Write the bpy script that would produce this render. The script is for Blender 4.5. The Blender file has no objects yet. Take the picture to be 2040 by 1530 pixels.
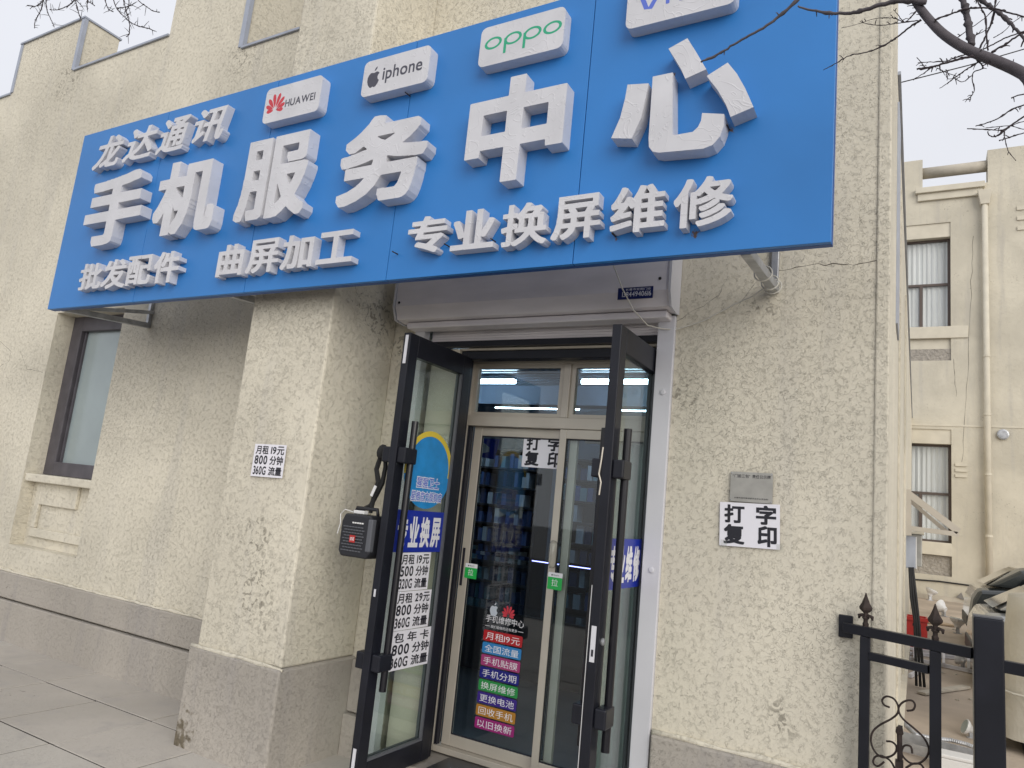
import bpy, math, random
import numpy as np
from mathutils import Vector, Matrix

# ------------------------------------------------------------------ camera, sky, sun, exposure
sc = bpy.context.scene
RGT = Vector((0.87120041, 0.48096248, 0.09841207))
UPV = Vector((-0.00320353, -0.19488764, 0.98082034))
FWD = Vector((-0.49091708, 0.85480635, 0.16824541))
FPX, CX, CY, HC = 1434.616, 1020.0, 765.0, 1.6
cam_data = bpy.data.cameras.new("camera")
cam_data.sensor_width = 36.0
cam_data.lens = 36.0 * FPX / 2040.0
cam_data.clip_start = 0.05
cam_data.clip_end = 600.0
cam = bpy.data.objects.new("camera", cam_data)
sc.collection.objects.link(cam)
_m = Matrix.Identity(4)
for i in range(3):
    _m[i][0], _m[i][1], _m[i][2] = RGT[i], UPV[i], -FWD[i]
_m[2][3] = HC
cam.matrix_world = _m
sc.camera = cam

SUN_EL, SUN_AZ = math.radians(23), math.radians(134)   # azimuth clockwise from +Y
world = bpy.data.worlds.new("World")
sc.world = world
world.use_nodes = True
wn, wl = world.node_tree.nodes, world.node_tree.links
wn.clear()
w_out = wn.new("ShaderNodeOutputWorld")
w_bg = wn.new("ShaderNodeBackground")
w_sky = wn.new("ShaderNodeTexSky")
w_sky.sky_type = 'NISHITA'
w_sky.sun_disc = False
w_sky.sun_elevation = SUN_EL
w_sky.sun_rotation = SUN_AZ
w_mix = wn.new("ShaderNodeMix")
w_mix.data_type = 'RGBA'
w_mix.inputs[0].default_value = 0.90          # closed cloud cover over the clear sky
w_mix.inputs[7].default_value = (6.75, 6.82, 7.2, 1)
wl.new(w_sky.outputs[0], w_mix.inputs[6])
w_tc = wn.new("ShaderNodeTexCoord")
w_cl = wn.new("ShaderNodeTexNoise"); w_cl.inputs["Scale"].default_value = 2.2; w_cl.inputs["Detail"].default_value = 5
w_mr = wn.new("ShaderNodeMapRange"); w_mr.inputs[1].default_value = 0.3; w_mr.inputs[2].default_value = 0.7
w_mr.inputs[3].default_value = 0.93; w_mr.inputs[4].default_value = 1.05      # faint cloud tone, all round
w_hs = wn.new("ShaderNodeHueSaturation")
wl.new(w_tc.outputs["Generated"], w_cl.inputs["Vector"]); wl.new(w_cl.outputs[0], w_mr.inputs[0])
wl.new(w_mr.outputs[0], w_hs.inputs["Value"]); wl.new(w_mix.outputs[2], w_hs.inputs["Color"])
wl.new(w_hs.outputs[0], w_bg.inputs[0])
w_bg.inputs[1].default_value = 0.1
wl.new(w_bg.outputs[0], w_out.inputs[0])

sun_data = bpy.data.lights.new("sun", 'SUN')
sun_data.energy = 1.5
sun_data.angle = math.radians(50)
sun_data.color = (1.0, 0.955, 0.87)
sun = bpy.data.objects.new("sun", sun_data)
sc.collection.objects.link(sun)
_sd = Vector((math.sin(SUN_AZ) * math.cos(SUN_EL), math.cos(SUN_AZ) * math.cos(SUN_EL), math.sin(SUN_EL)))
sun.rotation_euler = (-_sd).to_track_quat('-Z', 'Y').to_euler()

sc.view_settings.view_transform = 'Standard'
sc.view_settings.look = 'None'
sc.view_settings.exposure = 0.41
sc.view_settings.gamma = 1.0
sc.cycles.use_denoising = True
sc.cycles.max_bounces = 10
sc.cycles.transparent_max_bounces = 16
sc.cycles.caustics_reflective = False
sc.cycles.caustics_refractive = False

random.seed(7)
C = sc.collection

# ------------------------------------------------------------------ pixel helpers (a pixel is a direction)
def ray(x, y):
    return FWD + RGT * ((x - CX) / FPX) - UPV * ((y - CY) / FPX)
def at_y(x, y, Y):
    d = ray(x, y); p = d * (Y / d.y); return Vector((p.x, Y, p.z + HC))
def at_x(x, y, X):
    d = ray(x, y); p = d * (X / d.x); return Vector((X, p.y, p.z + HC))
def at_z(x, y, Z):
    d = ray(x, y); p = d * ((Z - HC) / d.z); return Vector((p.x, p.y, Z))
YARD0, YSLOPE = 4.2, 0.030
def yard_z(Y):
    return max(0.0, (Y - YARD0) * YSLOPE)
def at_yard(x, y):
    d = ray(x, y)          # ground rises gently towards the rear block
    t = (YARD0 * YSLOPE * -1 - HC) / (d.z - d.y * YSLOPE)
    return Vector((d.x * t, d.y * t, d.z * t + HC))

# ------------------------------------------------------------------ materials
def mat(name, col, rough=0.6, metal=0.0, var=0.0, vscale=3.0, bump=0.0, bscale=60.0, bdist=0.004,
        emit=None, estr=0.0, spec=0.5, stretch=None, coat=0.0):
    m = bpy.data.materials.new(name)
    m.use_nodes = True
    n, l = m.node_tree.nodes, m.node_tree.links
    p = n["Principled BSDF"]
    p.inputs["Base Color"].default_value = (*col, 1)
    p.inputs["Roughness"].default_value = rough
    p.inputs["Metallic"].default_value = metal
    p.inputs["Specular IOR Level"].default_value = spec
    if coat:
        p.inputs["Coat Weight"].default_value = coat
        p.inputs["Coat Roughness"].default_value = 0.08
    if emit:
        p.inputs["Emission Color"].default_value = (*emit, 1)
        p.inputs["Emission Strength"].default_value = estr
    src = n.new("ShaderNodeNewGeometry").outputs["Position"]
    if stretch:
        mp = n.new("ShaderNodeMapping"); mp.inputs["Scale"].default_value = stretch
        l.new(src, mp.inputs[0]); src = mp.outputs[0]
    if var:
        nz = n.new("ShaderNodeTexNoise"); nz.inputs["Scale"].default_value = vscale
        nz.inputs["Detail"].default_value = 5
        l.new(src, nz.inputs["Vector"])
        hsv = n.new("ShaderNodeHueSaturation")
        hsv.inputs["Color"].default_value = (*col, 1)
        mr = n.new("ShaderNodeMapRange")
        mr.inputs[1].default_value = 0.3; mr.inputs[2].default_value = 0.7
        mr.inputs[3].default_value = 1 - var; mr.inputs[4].default_value = 1 + var
        l.new(nz.outputs[0], mr.inputs[0]); l.new(mr.outputs[0], hsv.inputs["Value"])
        l.new(hsv.outputs[0], p.inputs["Base Color"])
    if bump:
        nb = n.new("ShaderNodeTexNoise"); nb.inputs["Scale"].default_value = bscale
        nb.inputs["Detail"].default_value = 4
        l.new(src, nb.inputs["Vector"])
        b = n.new("ShaderNodeBump"); b.inputs["Strength"].default_value = bump
        b.inputs["Distance"].default_value = bdist
        l.new(nb.outputs[0], b.inputs["Height"]); l.new(b.outputs[0], p.inputs["Normal"])
    return m

def stucco(name, col, scale=66.0, dist=0.0036, strength=1.0, stain=0.5, spots=()):
    """trowelled knock-down render: curled flakes with steep edges, dirt blotches and mould specks"""
    m = bpy.data.materials.new(name); m.use_nodes = True
    n, l = m.node_tree.nodes, m.node_tree.links
    p = n["Principled BSDF"]; p.inputs["Roughness"].default_value = 0.9
    p.inputs["Specular IOR Level"].default_value = 0.25
    src = n.new("ShaderNodeNewGeometry").outputs["Position"]
    def noise(s, d=3, dis=0.0, off=0.0):
        t = n.new("ShaderNodeTexNoise"); t.inputs["Scale"].default_value = s
        t.inputs["Detail"].default_value = d; t.inputs["Distortion"].default_value = dis
        if off:
            mp = n.new("ShaderNodeMapping"); mp.inputs["Location"].default_value = (off, off * 1.7, off * .6)
            l.new(src, mp.inputs[0]); l.new(mp.outputs[0], t.inputs["Vector"])
        else:
            l.new(src, t.inputs["Vector"])
        return t.outputs[0]
    def ramp(v, a, b, lo=0.0, hi=1.0):
        r = n.new("ShaderNodeMapRange"); r.interpolation_type = 'SMOOTHSTEP'
        r.inputs[1].default_value = a; r.inputs[2].default_value = b
        r.inputs[3].default_value = lo; r.inputs[4].default_value = hi
        l.new(v, r.inputs[0]); return r.outputs[0]
    def math_(op, a, b):
        k = n.new("ShaderNodeMath"); k.operation = op
        for i, v in enumerate((a, b)):
            if isinstance(v, (int, float)): k.inputs[i].default_value = v
            else: l.new(v, k.inputs[i])
        return k.outputs[0]
    def ridge(v, wdt):
        return ramp(math_('ABSOLUTE', math_('SUBTRACT', v, 0.5), 0.0), 0.0, wdt, 1.0, 0.0)
    na = noise(scale * .62, 2.0, 0.9)
    broken = ramp(noise(scale * .8, 1.0, 0, 8.2), 0.46, 0.60)
    flakes = math_('ADD', math_('MULTIPLY', ridge(na, 0.030), broken), math_('MULTIPLY', ramp(na, 0.49, 0.53), 0.45))
    nb_ = noise(scale * 1.25, 1.5, 0.8, 3.3)
    flakes2 = math_('MULTIPLY', ridge(nb_, 0.045), ramp(noise(scale * .5, 1.0, 0, 2.9), 0.48, 0.62))
    grain = noise(scale * 7, 3, 0, 1.2)
    density = ramp(noise(1.1, 2, 0, 9.1), 0.35, 0.65, 0.35, 1.0)
    h = math_('ADD', math_('MULTIPLY', flakes, density), math_('MULTIPLY', flakes2, 0.6))
    h = math_('ADD', h, math_('MULTIPLY', grain, 0.35))
    h = math_('ADD', h, math_('MULTIPLY', noise(3.0, 2, 0, 5.5), 3.0))
    b = n.new("ShaderNodeBump"); b.inputs["Strength"].default_value = strength
    b.inputs["Distance"].default_value = dist
    l.new(h, b.inputs["Height"]); l.new(b.outputs[0], p.inputs["Normal"])
    # colour: patches, grey streaks, mould specks
    big = ramp(noise(0.9, 5, 0.4, 2.0), 0.3, 0.72)
    mp = n.new("ShaderNodeMapping"); mp.inputs["Scale"].default_value = (6, 6, 0.5)
    l.new(src, mp.inputs[0])
    st = n.new("ShaderNodeTexNoise"); st.inputs["Scale"].default_value = 1.0; st.inputs["Detail"].default_value = 6
    l.new(mp.outputs[0], st.inputs["Vector"])
    streak = ramp(st.outputs[0], 0.50, 0.72)
    mould = math_('MULTIPLY', ramp(noise(30, 5, 0.8, 6.0), 0.62, 0.70), ramp(noise(1.7, 3, 0, 4.0), 0.56, 0.70))
    for (pos, rad) in spots:
        vm = n.new("ShaderNodeVectorMath"); vm.operation = 'DISTANCE'
        l.new(src, vm.inputs[0]); vm.inputs[1].default_value = pos
        near = ramp(vm.outputs["Value"], rad * 0.2, rad, 1.0, 0.0)
        sp = math_('MULTIPLY', ramp(noise(26, 5, 1.0, 7.7), 0.52, 0.62), near)
        mould = math_('MAXIMUM', mould, sp)
    def mixc(f, a, bcol):
        x = n.new("ShaderNodeMix"); x.data_type = 'RGBA'
        if isinstance(f, (int, float)): x.inputs[0].default_value = f
        else: l.new(f, x.inputs[0])
        for i, v in ((6, a), (7, bcol)):
            if isinstance(v, tuple): x.inputs[i].default_value = (*v, 1)
            else: l.new(v, x.inputs[i])
        return x.outputs[2]
    dk = tuple(c * 0.82 for c in col); gr = (col[0] * .74, col[1] * .75, col[2] * .80)
    c1 = mixc(big, dk, col)
    c2 = mixc(math_('MULTIPLY', streak, 0.75 * stain), c1, gr)
    c3 = mixc(math_('MULTIPLY', mould, 0.75 * stain + .2), c2, (0.10, 0.085, 0.065))
    l.new(c3, p.inputs["Base Color"])
    return m

def glass(name, tint=(0.86, 0.93, 0.91), refl=1.0, dirt=0.0):
    m = bpy.data.materials.new(name); m.use_nodes = True
    n, l = m.node_tree.nodes, m.node_tree.links
    for k in list(n):
        if k.type == 'BSDF_PRINCIPLED': n.remove(k)
    out = n["Material Output"]
    tr = n.new("ShaderNodeBsdfTransparent"); tr.inputs[0].default_value = (*tint, 1)
    gl = n.new("ShaderNodeBsdfGlossy"); gl.inputs["Roughness"].default_value = 0.02
    fr = n.new("ShaderNodeLayerWeight"); fr.inputs[0].default_value = 0.5
    pw = n.new("ShaderNodeMath"); pw.operation = 'POWER'; pw.inputs[1].default_value = 5.0
    l.new(fr.outputs["Facing"], pw.inputs[0])
    mu = n.new("ShaderNodeMath"); mu.operation = 'MULTIPLY_ADD'; mu.inputs[1].default_value = 0.96 * refl; mu.inputs[2].default_value = 0.04 * refl
    mu.use_clamp = True
    mx = n.new("ShaderNodeMixShader")
    l.new(pw.outputs[0], mu.inputs[0]); l.new(mu.outputs[0], mx.inputs[0])
    l.new(tr.outputs[0], mx.inputs[1]); l.new(gl.outputs[0], mx.inputs[2])
    last = mx.outputs[0]
    if dirt:
        df = n.new("ShaderNodeBsdfDiffuse"); df.inputs[0].default_value = (.55, .58, .56, 1)
        m2 = n.new("ShaderNodeMixShader"); m2.inputs[0].default_value = dirt
        l.new(last, m2.inputs[1]); l.new(df.outputs[0], m2.inputs[2]); last = m2.outputs[0]
    l.new(last, out.inputs[0])
    return m

CREAM = (0.75, 0.70, 0.582)
M = dict(
    stucco=stucco("cream_render", CREAM, spots=[((-3.5, 3.18, 1.27), .22), ((-3.45, 3.18, .95), .3), ((-0.55, 3.8, .75), .14),
                  ((-3.12, 3.6, 2.75), .3), ((-1.1, 3.8, 2.3), .18), ((-3.05, 3.8, 2.6), .2), ((-5.3, 3.8, 5.35), .3), ((-8.2, 3.8, 5.75), .4),
                  ((-0.72, 3.8, 2.75), .12)]),
    stucco_far=stucco("cream_render_rear", (0.65, 0.605, 0.50), scale=22, dist=0.008, stain=.8, strength=.5),
    pebble=mat("pebble_dash", (.36, .33, .29), .95, bump=1.0, bscale=18, bdist=.05, var=.15, vscale=12),
    smooth_cream=mat("smooth_cream_render", (.62, .575, .475), .85, var=.07, vscale=4, bump=.3, bscale=40),
    plinth=stucco("grey_cement_render", (.45, .415, .37), scale=95, dist=.0022, stain=1.0),
    flashing=mat("zinc_flashing", (.40, .43, .50), .5, .5, var=.1, vscale=5),
    blue=mat("blue_sign_sheet", (.024, .190, .54), .45, var=.07, vscale=1.6, bump=.25, bscale=1.3, bdist=.03),
    blue_edge=mat("blue_sign_edge", (.012, .08, .30), .45),
    black=mat("black_coated_metal", (.010, .011, .017), .38, var=.25, vscale=6, spec=.35),
    handle=mat("black_handle_steel", (.010, .010, .014), .28),
    alu=mat("champagne_aluminium", (.52, .475, .41), .42, .25, var=.06, vscale=5),
    white_rail=mat("white_coated_rail", (.62, .62, .66), .45, var=.06, vscale=2),
    shutter=mat("pale_shutter_steel", (.74, .71, .735), .5, var=.08, vscale=3, stretch=(1, 1, 4)),
    steel=mat("galvanised_steel", (.42, .43, .45), .45, .6, var=.25, vscale=14),
    rust=mat("rusty_iron", (.045, .032, .028), .85, .2, var=.4, vscale=30, bump=.5, bscale=90),
    paper=mat("white_paper", (.78, .77, .83), .75, bump=.25, bscale=9, bdist=.006),
    ink=mat("black_print", (.012, .012, .02), .6),
    navy=mat("navy_vinyl", (.012, .03, .33), .35),
    vinyl_white=mat("white_vinyl", (.78, .78, .82), .4),
    sky_vinyl=mat("sky_blue_vinyl", (.02, .25, .60), .35, var=.12, vscale=14),
    yellow=mat("yellow_vinyl", (.72, .55, .06), .4),
    green=mat("green_vinyl", (.02, .42, .08), .4),
    tape=glass("clear_tape", (.95, .95, .93), 1.2, .10),
    plate=mat("brushed_steel_plate", (.40, .39, .36), .5, .5, var=.12, vscale=14),
    glass=glass("door_glass", (.86, .915, .89), 1.3),
    glass_in=glass("sliding_glass", (.88, .93, .94), 1.5),
    clear=glass("clear_window_glass", (.96, .97, .97), 1.0),
    frosted=mat("frosted_window_film", (.30, .36, .37), .22, var=.08, vscale=2, coat=.4),
    win_frame=mat("dark_window_frame", (.085, .078, .09), .5, var=.2, vscale=8),
    brown_frame=mat("brown_window_frame", (.10, .075, .065), .5),
    curtain=mat("pale_curtain", (.78, .78, .77), .8, var=.12, vscale=9, stretch=(1, 1, .05)),
    slab=stucco("grey_paving", (.52, .49, .445), scale=120, dist=.0010, stain=.55),
    slab2=stucco("grey_paving_warm", (.505, .47, .425), scale=120, dist=.0010, stain=.55),
    joint=mat("dark_joint_sand", (.05, .045, .04), .95, var=.2, vscale=4),
    tile=mat("black_step_tile", (.03, .03, .034), .35, var=.3, vscale=6),
    step=mat("step_cement", (.30, .27, .24), .9, var=.2, vscale=6, bump=.4, bscale=50),
    yard=mat("worn_yard_concrete", (.44, .37, .30), .95, var=.22, vscale=1.6, bump=.6, bscale=16, bdist=.01),
    asphalt=mat("patched_asphalt", (.20, .19, .18), .95, var=.25, vscale=3, bump=.6, bscale=30, bdist=.01),
    bark=mat("grey_bark", (.085, .075, .085), .85, var=.25, vscale=20, bump=.5, bscale=60),
    twig=mat("dark_twig", (.035, .025, .03), .8),
    strap=mat("black_webbing", (.012, .012, .013), .85),
    plastic=mat("black_speaker_plastic", (.016, .017, .022), .5),
    grey_plastic=mat("grey_plastic", (.10, .105, .12), .5),
    red=mat("red_paint", (.45, .03, .025), .5, var=.15, vscale=8),
    white_plastic=mat("white_plastic", (.70, .70, .70), .45),
    car_dark=mat("dark_car_paint", (.035, .04, .04), .25, .3, coat=1.0),
    car_silver=mat("silver_car_paint", (.34, .35, .35), .3, .5, coat=1.0),
    car_glass=mat("dark_car_glass", (.012, .014, .016), .05, coat=1.0),
    rubber=mat("tyre_rubber", (.015, .015, .016), .85),
    tarp=mat("cream_tarpaulin", (.58, .55, .48), .8, bump=.6, bscale=5, bdist=.05, var=.06),
    concrete=mat("light_cement", (.48, .44, .37), .9, var=.12, vscale=6, bump=.4, bscale=40),
    room=mat("shop_wall_paint", (.16, .20, .27), .7, var=.05),
    room_floor=mat("shop_floor_tile", (.10, .105, .115), .3, var=.08),
    slat=mat("dark_ceiling_slat", (.10, .13, .17), .35),
    shelf=mat("dark_shelf", (.03, .03, .038), .5),
    tube=mat("lit_tube", (.9, .95, 1), .4, emit=(.62, .82, 1.0), estr=22.0),
    led=mat("blue_led_strip", (.4, .4, 1), .4, emit=(.35, .36, 1.0), estr=4.0),
    cable=mat("white_cable", (.60, .58, .52), .6),
    dark_cable=mat("dark_cable", (.02, .02, .022), .7),
    crack=mat("crack_shadow", (.09, .075, .06), .95),
)

# white moulded letters: glossy skin with creased protective film
def letter_mat():
    m = mat("white_letter_acrylic", (.60, .60, .635), .38, var=.07, vscale=5)
    n, l = m.node_tree.nodes, m.node_tree.links
    p = n["Principled BSDF"]
    tc = n.new("ShaderNodeTexCoord")
    nz = n.new("ShaderNodeTexNoise"); nz.inputs["Scale"].default_value = 7; nz.inputs["Detail"].default_value = 2
    nz.inputs["Distortion"].default_value = 1.2
    l.new(tc.outputs["Object"], nz.inputs["Vector"])
    mu = n.new("ShaderNodeMath"); mu.operation = 'MULTIPLY'; mu.inputs[1].default_value = 34
    sn = n.new("ShaderNodeMath"); sn.operation = 'SINE'
    pw = n.new("ShaderNodeMapRange"); pw.inputs[1].default_value = .86; pw.inputs[2].default_value = 1.0
    l.new(nz.outputs[0], mu.inputs[0]); l.new(mu.outputs[0], sn.inputs[0]); l.new(sn.outputs[0], pw.inputs[0])
    b = n.new("ShaderNodeBump"); b.inputs["Strength"].default_value = .35; b.inputs["Distance"].default_value = .004
    l.new(pw.outputs[0], b.inputs["Height"]); l.new(b.outputs[0], p.inputs["Normal"])
    return m
M['letter'] = letter_mat()
def add_spots(m, spots, col, scale=40):
    n, l = m.node_tree.nodes, m.node_tree.links
    p = n["Principled BSDF"]; tc = n.new("ShaderNodeTexCoord")
    nz = n.new("ShaderNodeTexNoise"); nz.inputs["Scale"].default_value = scale; nz.inputs["Detail"].default_value = 5
    l.new(tc.outputs["Object"], nz.inputs["Vector"])
    for pos, rad in spots:
        vm = n.new("ShaderNodeVectorMath"); vm.operation = 'DISTANCE'; l.new(tc.outputs["Object"], vm.inputs[0]); vm.inputs[1].default_value = pos
        mr = n.new("ShaderNodeMapRange"); mr.inputs[1].default_value = 0; mr.inputs[2].default_value = rad; mr.inputs[3].default_value = .30; mr.inputs[4].default_value = -.25
        l.new(vm.outputs["Value"], mr.inputs[0])
        ad = n.new("ShaderNodeMath"); ad.operation = 'ADD'; l.new(nz.outputs[0], ad.inputs[0]); l.new(mr.outputs[0], ad.inputs[1])
        st = n.new("ShaderNodeMapRange"); st.inputs[1].default_value = .56; st.inputs[2].default_value = .72; l.new(ad.outputs[0], st.inputs[0])
        mx = n.new("ShaderNodeMix"); mx.data_type = 'RGBA'; mx.inputs[7].default_value = (*col, 1)
        old = p.inputs["Base Color"].links
        if old: l.new(old[0].from_socket, mx.inputs[6])
        else: mx.inputs[6].default_value = p.inputs["Base Color"].default_value
        l.new(st.outputs[0], mx.inputs[0]); l.new(mx.outputs[2], p.inputs["Base Color"])
add_spots(M['blue'], [(at_y(1385, 466, 3.0), .045), (at_y(1455, 260, 3.0), .035), (at_y(1340, 150, 3.0), .03), (at_y(1228, 476, 3.0), .025)], (.09, .05, .04), 70)
0 and add_spots(M['letter'], [(at_y(1372, 440, 2.94), .05), (at_y(1400, 425, 2.94), .05)], (.16, .09, .06), 60)
add_spots(M['plinth'], [((-3.88, 3.14, .06), .30)], (.17, .145, .105), 22)

# ------------------------------------------------------------------ mesh helpers
class MB:
    def __init__(self):
        self.v, self.f = [], []
    def quad(self, a, b, c, d):
        k = len(self.v); self.v += [tuple(a), tuple(b), tuple(c), tuple(d)]; self.f.append((k, k + 1, k + 2, k + 3)); return self
    def hexa(self, p):
        """8 points: bottom ring 0-3, top ring 4-7"""
        k = len(self.v); self.v += [tuple(x) for x in p]
        for q in ((3, 2, 1, 0), (4, 5, 6, 7), (0, 1, 5, 4), (1, 2, 6, 5), (2, 3, 7, 6), (3, 0, 4, 7)):
            self.f.append(tuple(k + i for i in q))
        return self
    def box(self, x0, x1, y0, y1, z0, z1):
        return self.hexa([(x0, y0, z0), (x1, y0, z0), (x1, y1, z0), (x0, y1, z0), (x0, y0, z1), (x1, y0, z1), (x1, y1, z1), (x0, y1, z1)])
    def bar(self, a, b, w, h, up=(0, 0, 1)):
        a, b = Vector(a), Vector(b); d = (b - a).normalized(); u = Vector(up)
        s = d.cross(u)
        if s.length < 1e-4: s = d.cross(Vector((1, 0, 0)))
        s.normalize(); u = s.cross(d).normalized()
        s *= w / 2; u *= h / 2
        return self.hexa([a - s - u, a + s - u, b + s - u, b - s - u, a - s + u, a + s + u, b + s + u, b - s + u])
    def tube(self, pts, rad, n=8, cap=True):
        pts = [Vector(p) for p in pts]; k = len(self.v)
        if not hasattr(rad, '__len__'): rad = [rad] * len(pts)
        t0 = (pts[1] - pts[0]).normalized()
        s = t0.cross(Vector((0.13, 0.2, 1)))
        if s.length < 1e-3: s = t0.cross(Vector((1, 0, 0)))
        s.normalize()
        for i, p in enumerate(pts):
            t = (pts[min(i + 1, len(pts) - 1)] - pts[max(i - 1, 0)]).normalized()
            s = (s - t * s.dot(t)).normalized(); u = t.cross(s)
            for j in range(n):
                a = 2 * math.pi * j / n
                self.v.append(tuple(p + (s * math.cos(a) + u * math.sin(a)) * rad[i]))
        for i in range(len(pts) - 1):
            for j in range(n):
                j2 = (j + 1) % n
                self.f.append((k + i * n + j, k + i * n + j2, k + (i + 1) * n + j2, k + (i + 1) * n + j))
        if cap:
            self.f.append(tuple(k + j for j in reversed(range(n))))
            e = k + (len(pts) - 1) * n
            self.f.append(tuple(e + j for j in range(n)))
        return self
    def lathe(self, base, axis, prof, n=12):
        """prof: list of (distance along axis, radius)"""
        base, axis = Vector(base), Vector(axis).normalized()
        s = axis.cross(Vector((0.3, 1, 0.1))).normalized(); u = axis.cross(s); k = len(self.v)
        for d, r in prof:
            for j in range(n):
                a = 2 * math.pi * j / n
                self.v.append(tuple(base + axis * d + (s * math.cos(a) + u * math.sin(a)) * r))
        for i in range(len(prof) - 1):
            for j in range(n):
                j2 = (j + 1) % n
                self.f.append((k + i * n + j, k + i * n + j2, k + (i + 1) * n + j2, k + (i + 1) * n + j))
        self.f.append(tuple(k + j for j in reversed(range(n))))
        e = k + (len(prof) - 1) * n; self.f.append(tuple(e + j for j in range(n)))
        return self
    def prism(self, ring, d):
        """ring of 3-D points pushed along vector d"""
        d = Vector(d); k = len(self.v); n = len(ring)
        self.v += [tuple(Vector(p)) for p in ring] + [tuple(Vector(p) + d) for p in ring]
        self.f.append(tuple(k + i for i in reversed(range(n)))); self.f.append(tuple(k + n + i for i in range(n)))
        for i in range(n):
            j = (i + 1) % n; self.f.append((k + i, k + j, k + n + j, k + n + i))
        return self

def link(name, me, m=None, parent=None):
    o = bpy.data.objects.new(name, me); C.objects.link(o)
    if m is not None and me is not None:
        me.materials.append(M[m] if isinstance(m, str) else m)
    if parent is not None:
        o.parent = parent
        o.matrix_parent_inverse = WM[parent.name].inverted()
        WM[o.name] = Matrix.Identity(4)
    else:
        WM[o.name] = Matrix.Identity(4)
    return o
WM = {}
def obj(name, mb, m, parent=None, smooth=False, bevel=0.0):
    me = bpy.data.meshes.new(name); me.from_pydata(mb.v, [], mb.f)
    import bmesh
    b = bmesh.new(); b.from_mesh(me)
    bmesh.ops.recalc_face_normals(b, faces=b.faces)
    b.to_mesh(me); b.free()
    o = link(name, me, m, parent)
    if smooth:
        for p in me.polygons: p.use_smooth = True
    if bevel:
        md = o.modifiers.new("bevel", 'BEVEL'); md.width = bevel; md.segments = 2; md.limit_method = 'ANGLE'
        md.angle_limit = math.radians(40); md.harden_normals = False
    return o
def tag(o, label, cat, group=None):
    o["label"] = label; o["category"] = cat
    if group: o["group"] = group
    return o
def thing(name, label, cat, loc=(0, 0, 0), group=None):
    o = bpy.data.objects.new(name, None); C.objects.link(o); o.location = loc
    o.empty_display_size = 0.1
    WM[o.name] = Matrix.Translation(Vector(loc))
    return tag(o, label, cat, group)
def struct(o):
    o["kind"] = "structure"; return o

# ------------------------------------------------------------------ lettering: bold outlines grown from the built-in font
_glyph = {}
NPX = 150
def _raster(ch):
    cu = bpy.data.curves.new("g", 'FONT'); cu.body = ch; cu.size = 1.0; cu.resolution_u = 4
    o = bpy.data.objects.new("g", cu); C.objects.link(o)
    dg = bpy.context.evaluated_depsgraph_get()
    me = bpy.data.meshes.new_from_object(o.evaluated_get(dg))
    me.calc_loop_triangles()
    vs = np.array([v.co[:2] for v in me.vertices]).reshape(-1, 2)
    W, H, ox, oy = int(1.6 * NPX), int(1.7 * NPX), 0.25, 0.45
    g = np.zeros((H, W), bool)
    for t in me.loop_triangles:
        a, b, c = (vs[i] * NPX + np.array([ox, oy]) * NPX for i in t.vertices)
        den = (b[1] - c[1]) * (a[0] - c[0]) + (c[0] - b[0]) * (a[1] - c[1])
        if abs(den) < 1e-9: continue
        x0, x1 = int(min(a[0], b[0], c[0])), int(max(a[0], b[0], c[0])) + 2
        y0, y1 = int(min(a[1], b[1], c[1])), int(max(a[1], b[1], c[1])) + 2
        x0, y0, x1, y1 = max(x0, 0), max(y0, 0), min(x1, W), min(y1, H)
        if x1 <= x0 or y1 <= y0: continue
        X, Y = np.meshgrid(np.arange(x0, x1) + .5, np.arange(y0, y1) + .5)
        l1 = ((b[1] - c[1]) * (X - c[0]) + (c[0] - b[0]) * (Y - c[1])) / den
        l2 = ((c[1] - a[1]) * (X - c[0]) + (a[0] - c[0]) * (Y - c[1])) / den
        g[y0:y1, x0:x1] |= (l1 >= -1e-6) & (l2 >= -1e-6) & (l1 + l2 <= 1 + 1e-6)
    bpy.data.objects.remove(o); bpy.data.curves.remove(cu); bpy.data.meshes.remove(me)
    return g
def _contours(f):
    """closed iso-0.5 loops of a float field"""
    H, W = f.shape; seg = {}
    ins = f > 0.5
    code = ins[:-1, :-1] * 1 + ins[:-1, 1:] * 2 + ins[1:, 1:] * 4 + ins[1:, :-1] * 8
    ys, xs = np.nonzero((code > 0) & (code < 15))
    T = {1: [(3, 0)], 2: [(0, 1)], 3: [(3, 1)], 4: [(1, 2)], 5: [(3, 0), (1, 2)], 6: [(0, 2)], 7: [(3, 2)], 8: [(2, 3)],
         9: [(2, 0)], 10: [(0, 1), (2, 3)], 11: [(2, 1)], 12: [(1, 3)], 13: [(1, 0)], 14: [(0, 3)]}
    pos = {}
    def edge(x, y, e):
        k = (2 * x + 1, 2 * y) if e == 0 else (2 * x + 2, 2 * y + 1) if e == 1 else (2 * x + 1, 2 * y + 2) if e == 2 else (2 * x, 2 * y + 1)
        if k not in pos:
            if e in (0, 2):
                yy = y if e == 0 else y + 1; a, b = f[yy, x], f[yy, x + 1]; pos[k] = (x + (.5 - a) / (b - a), yy)
            else:
                xx = x if e == 3 else x + 1; a, b = f[y, xx], f[y + 1, xx]; pos[k] = (xx, y + (.5 - a) / (b - a))
        return k
    for y, x in zip(ys.tolist(), xs.tolist()):
        for a, b in T[int(code[y, x])]:
            seg[edge(x, y, a)] = edge(x, y, b)
    loops = []
    while seg:
        s, e = seg.popitem(); lp = [s]
        while e != s and e in seg:
            lp.append(e); e = seg.pop(e)
        if len(lp) > 6: loops.append(np.array([pos[k] for k in lp]))
    return loops
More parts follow.
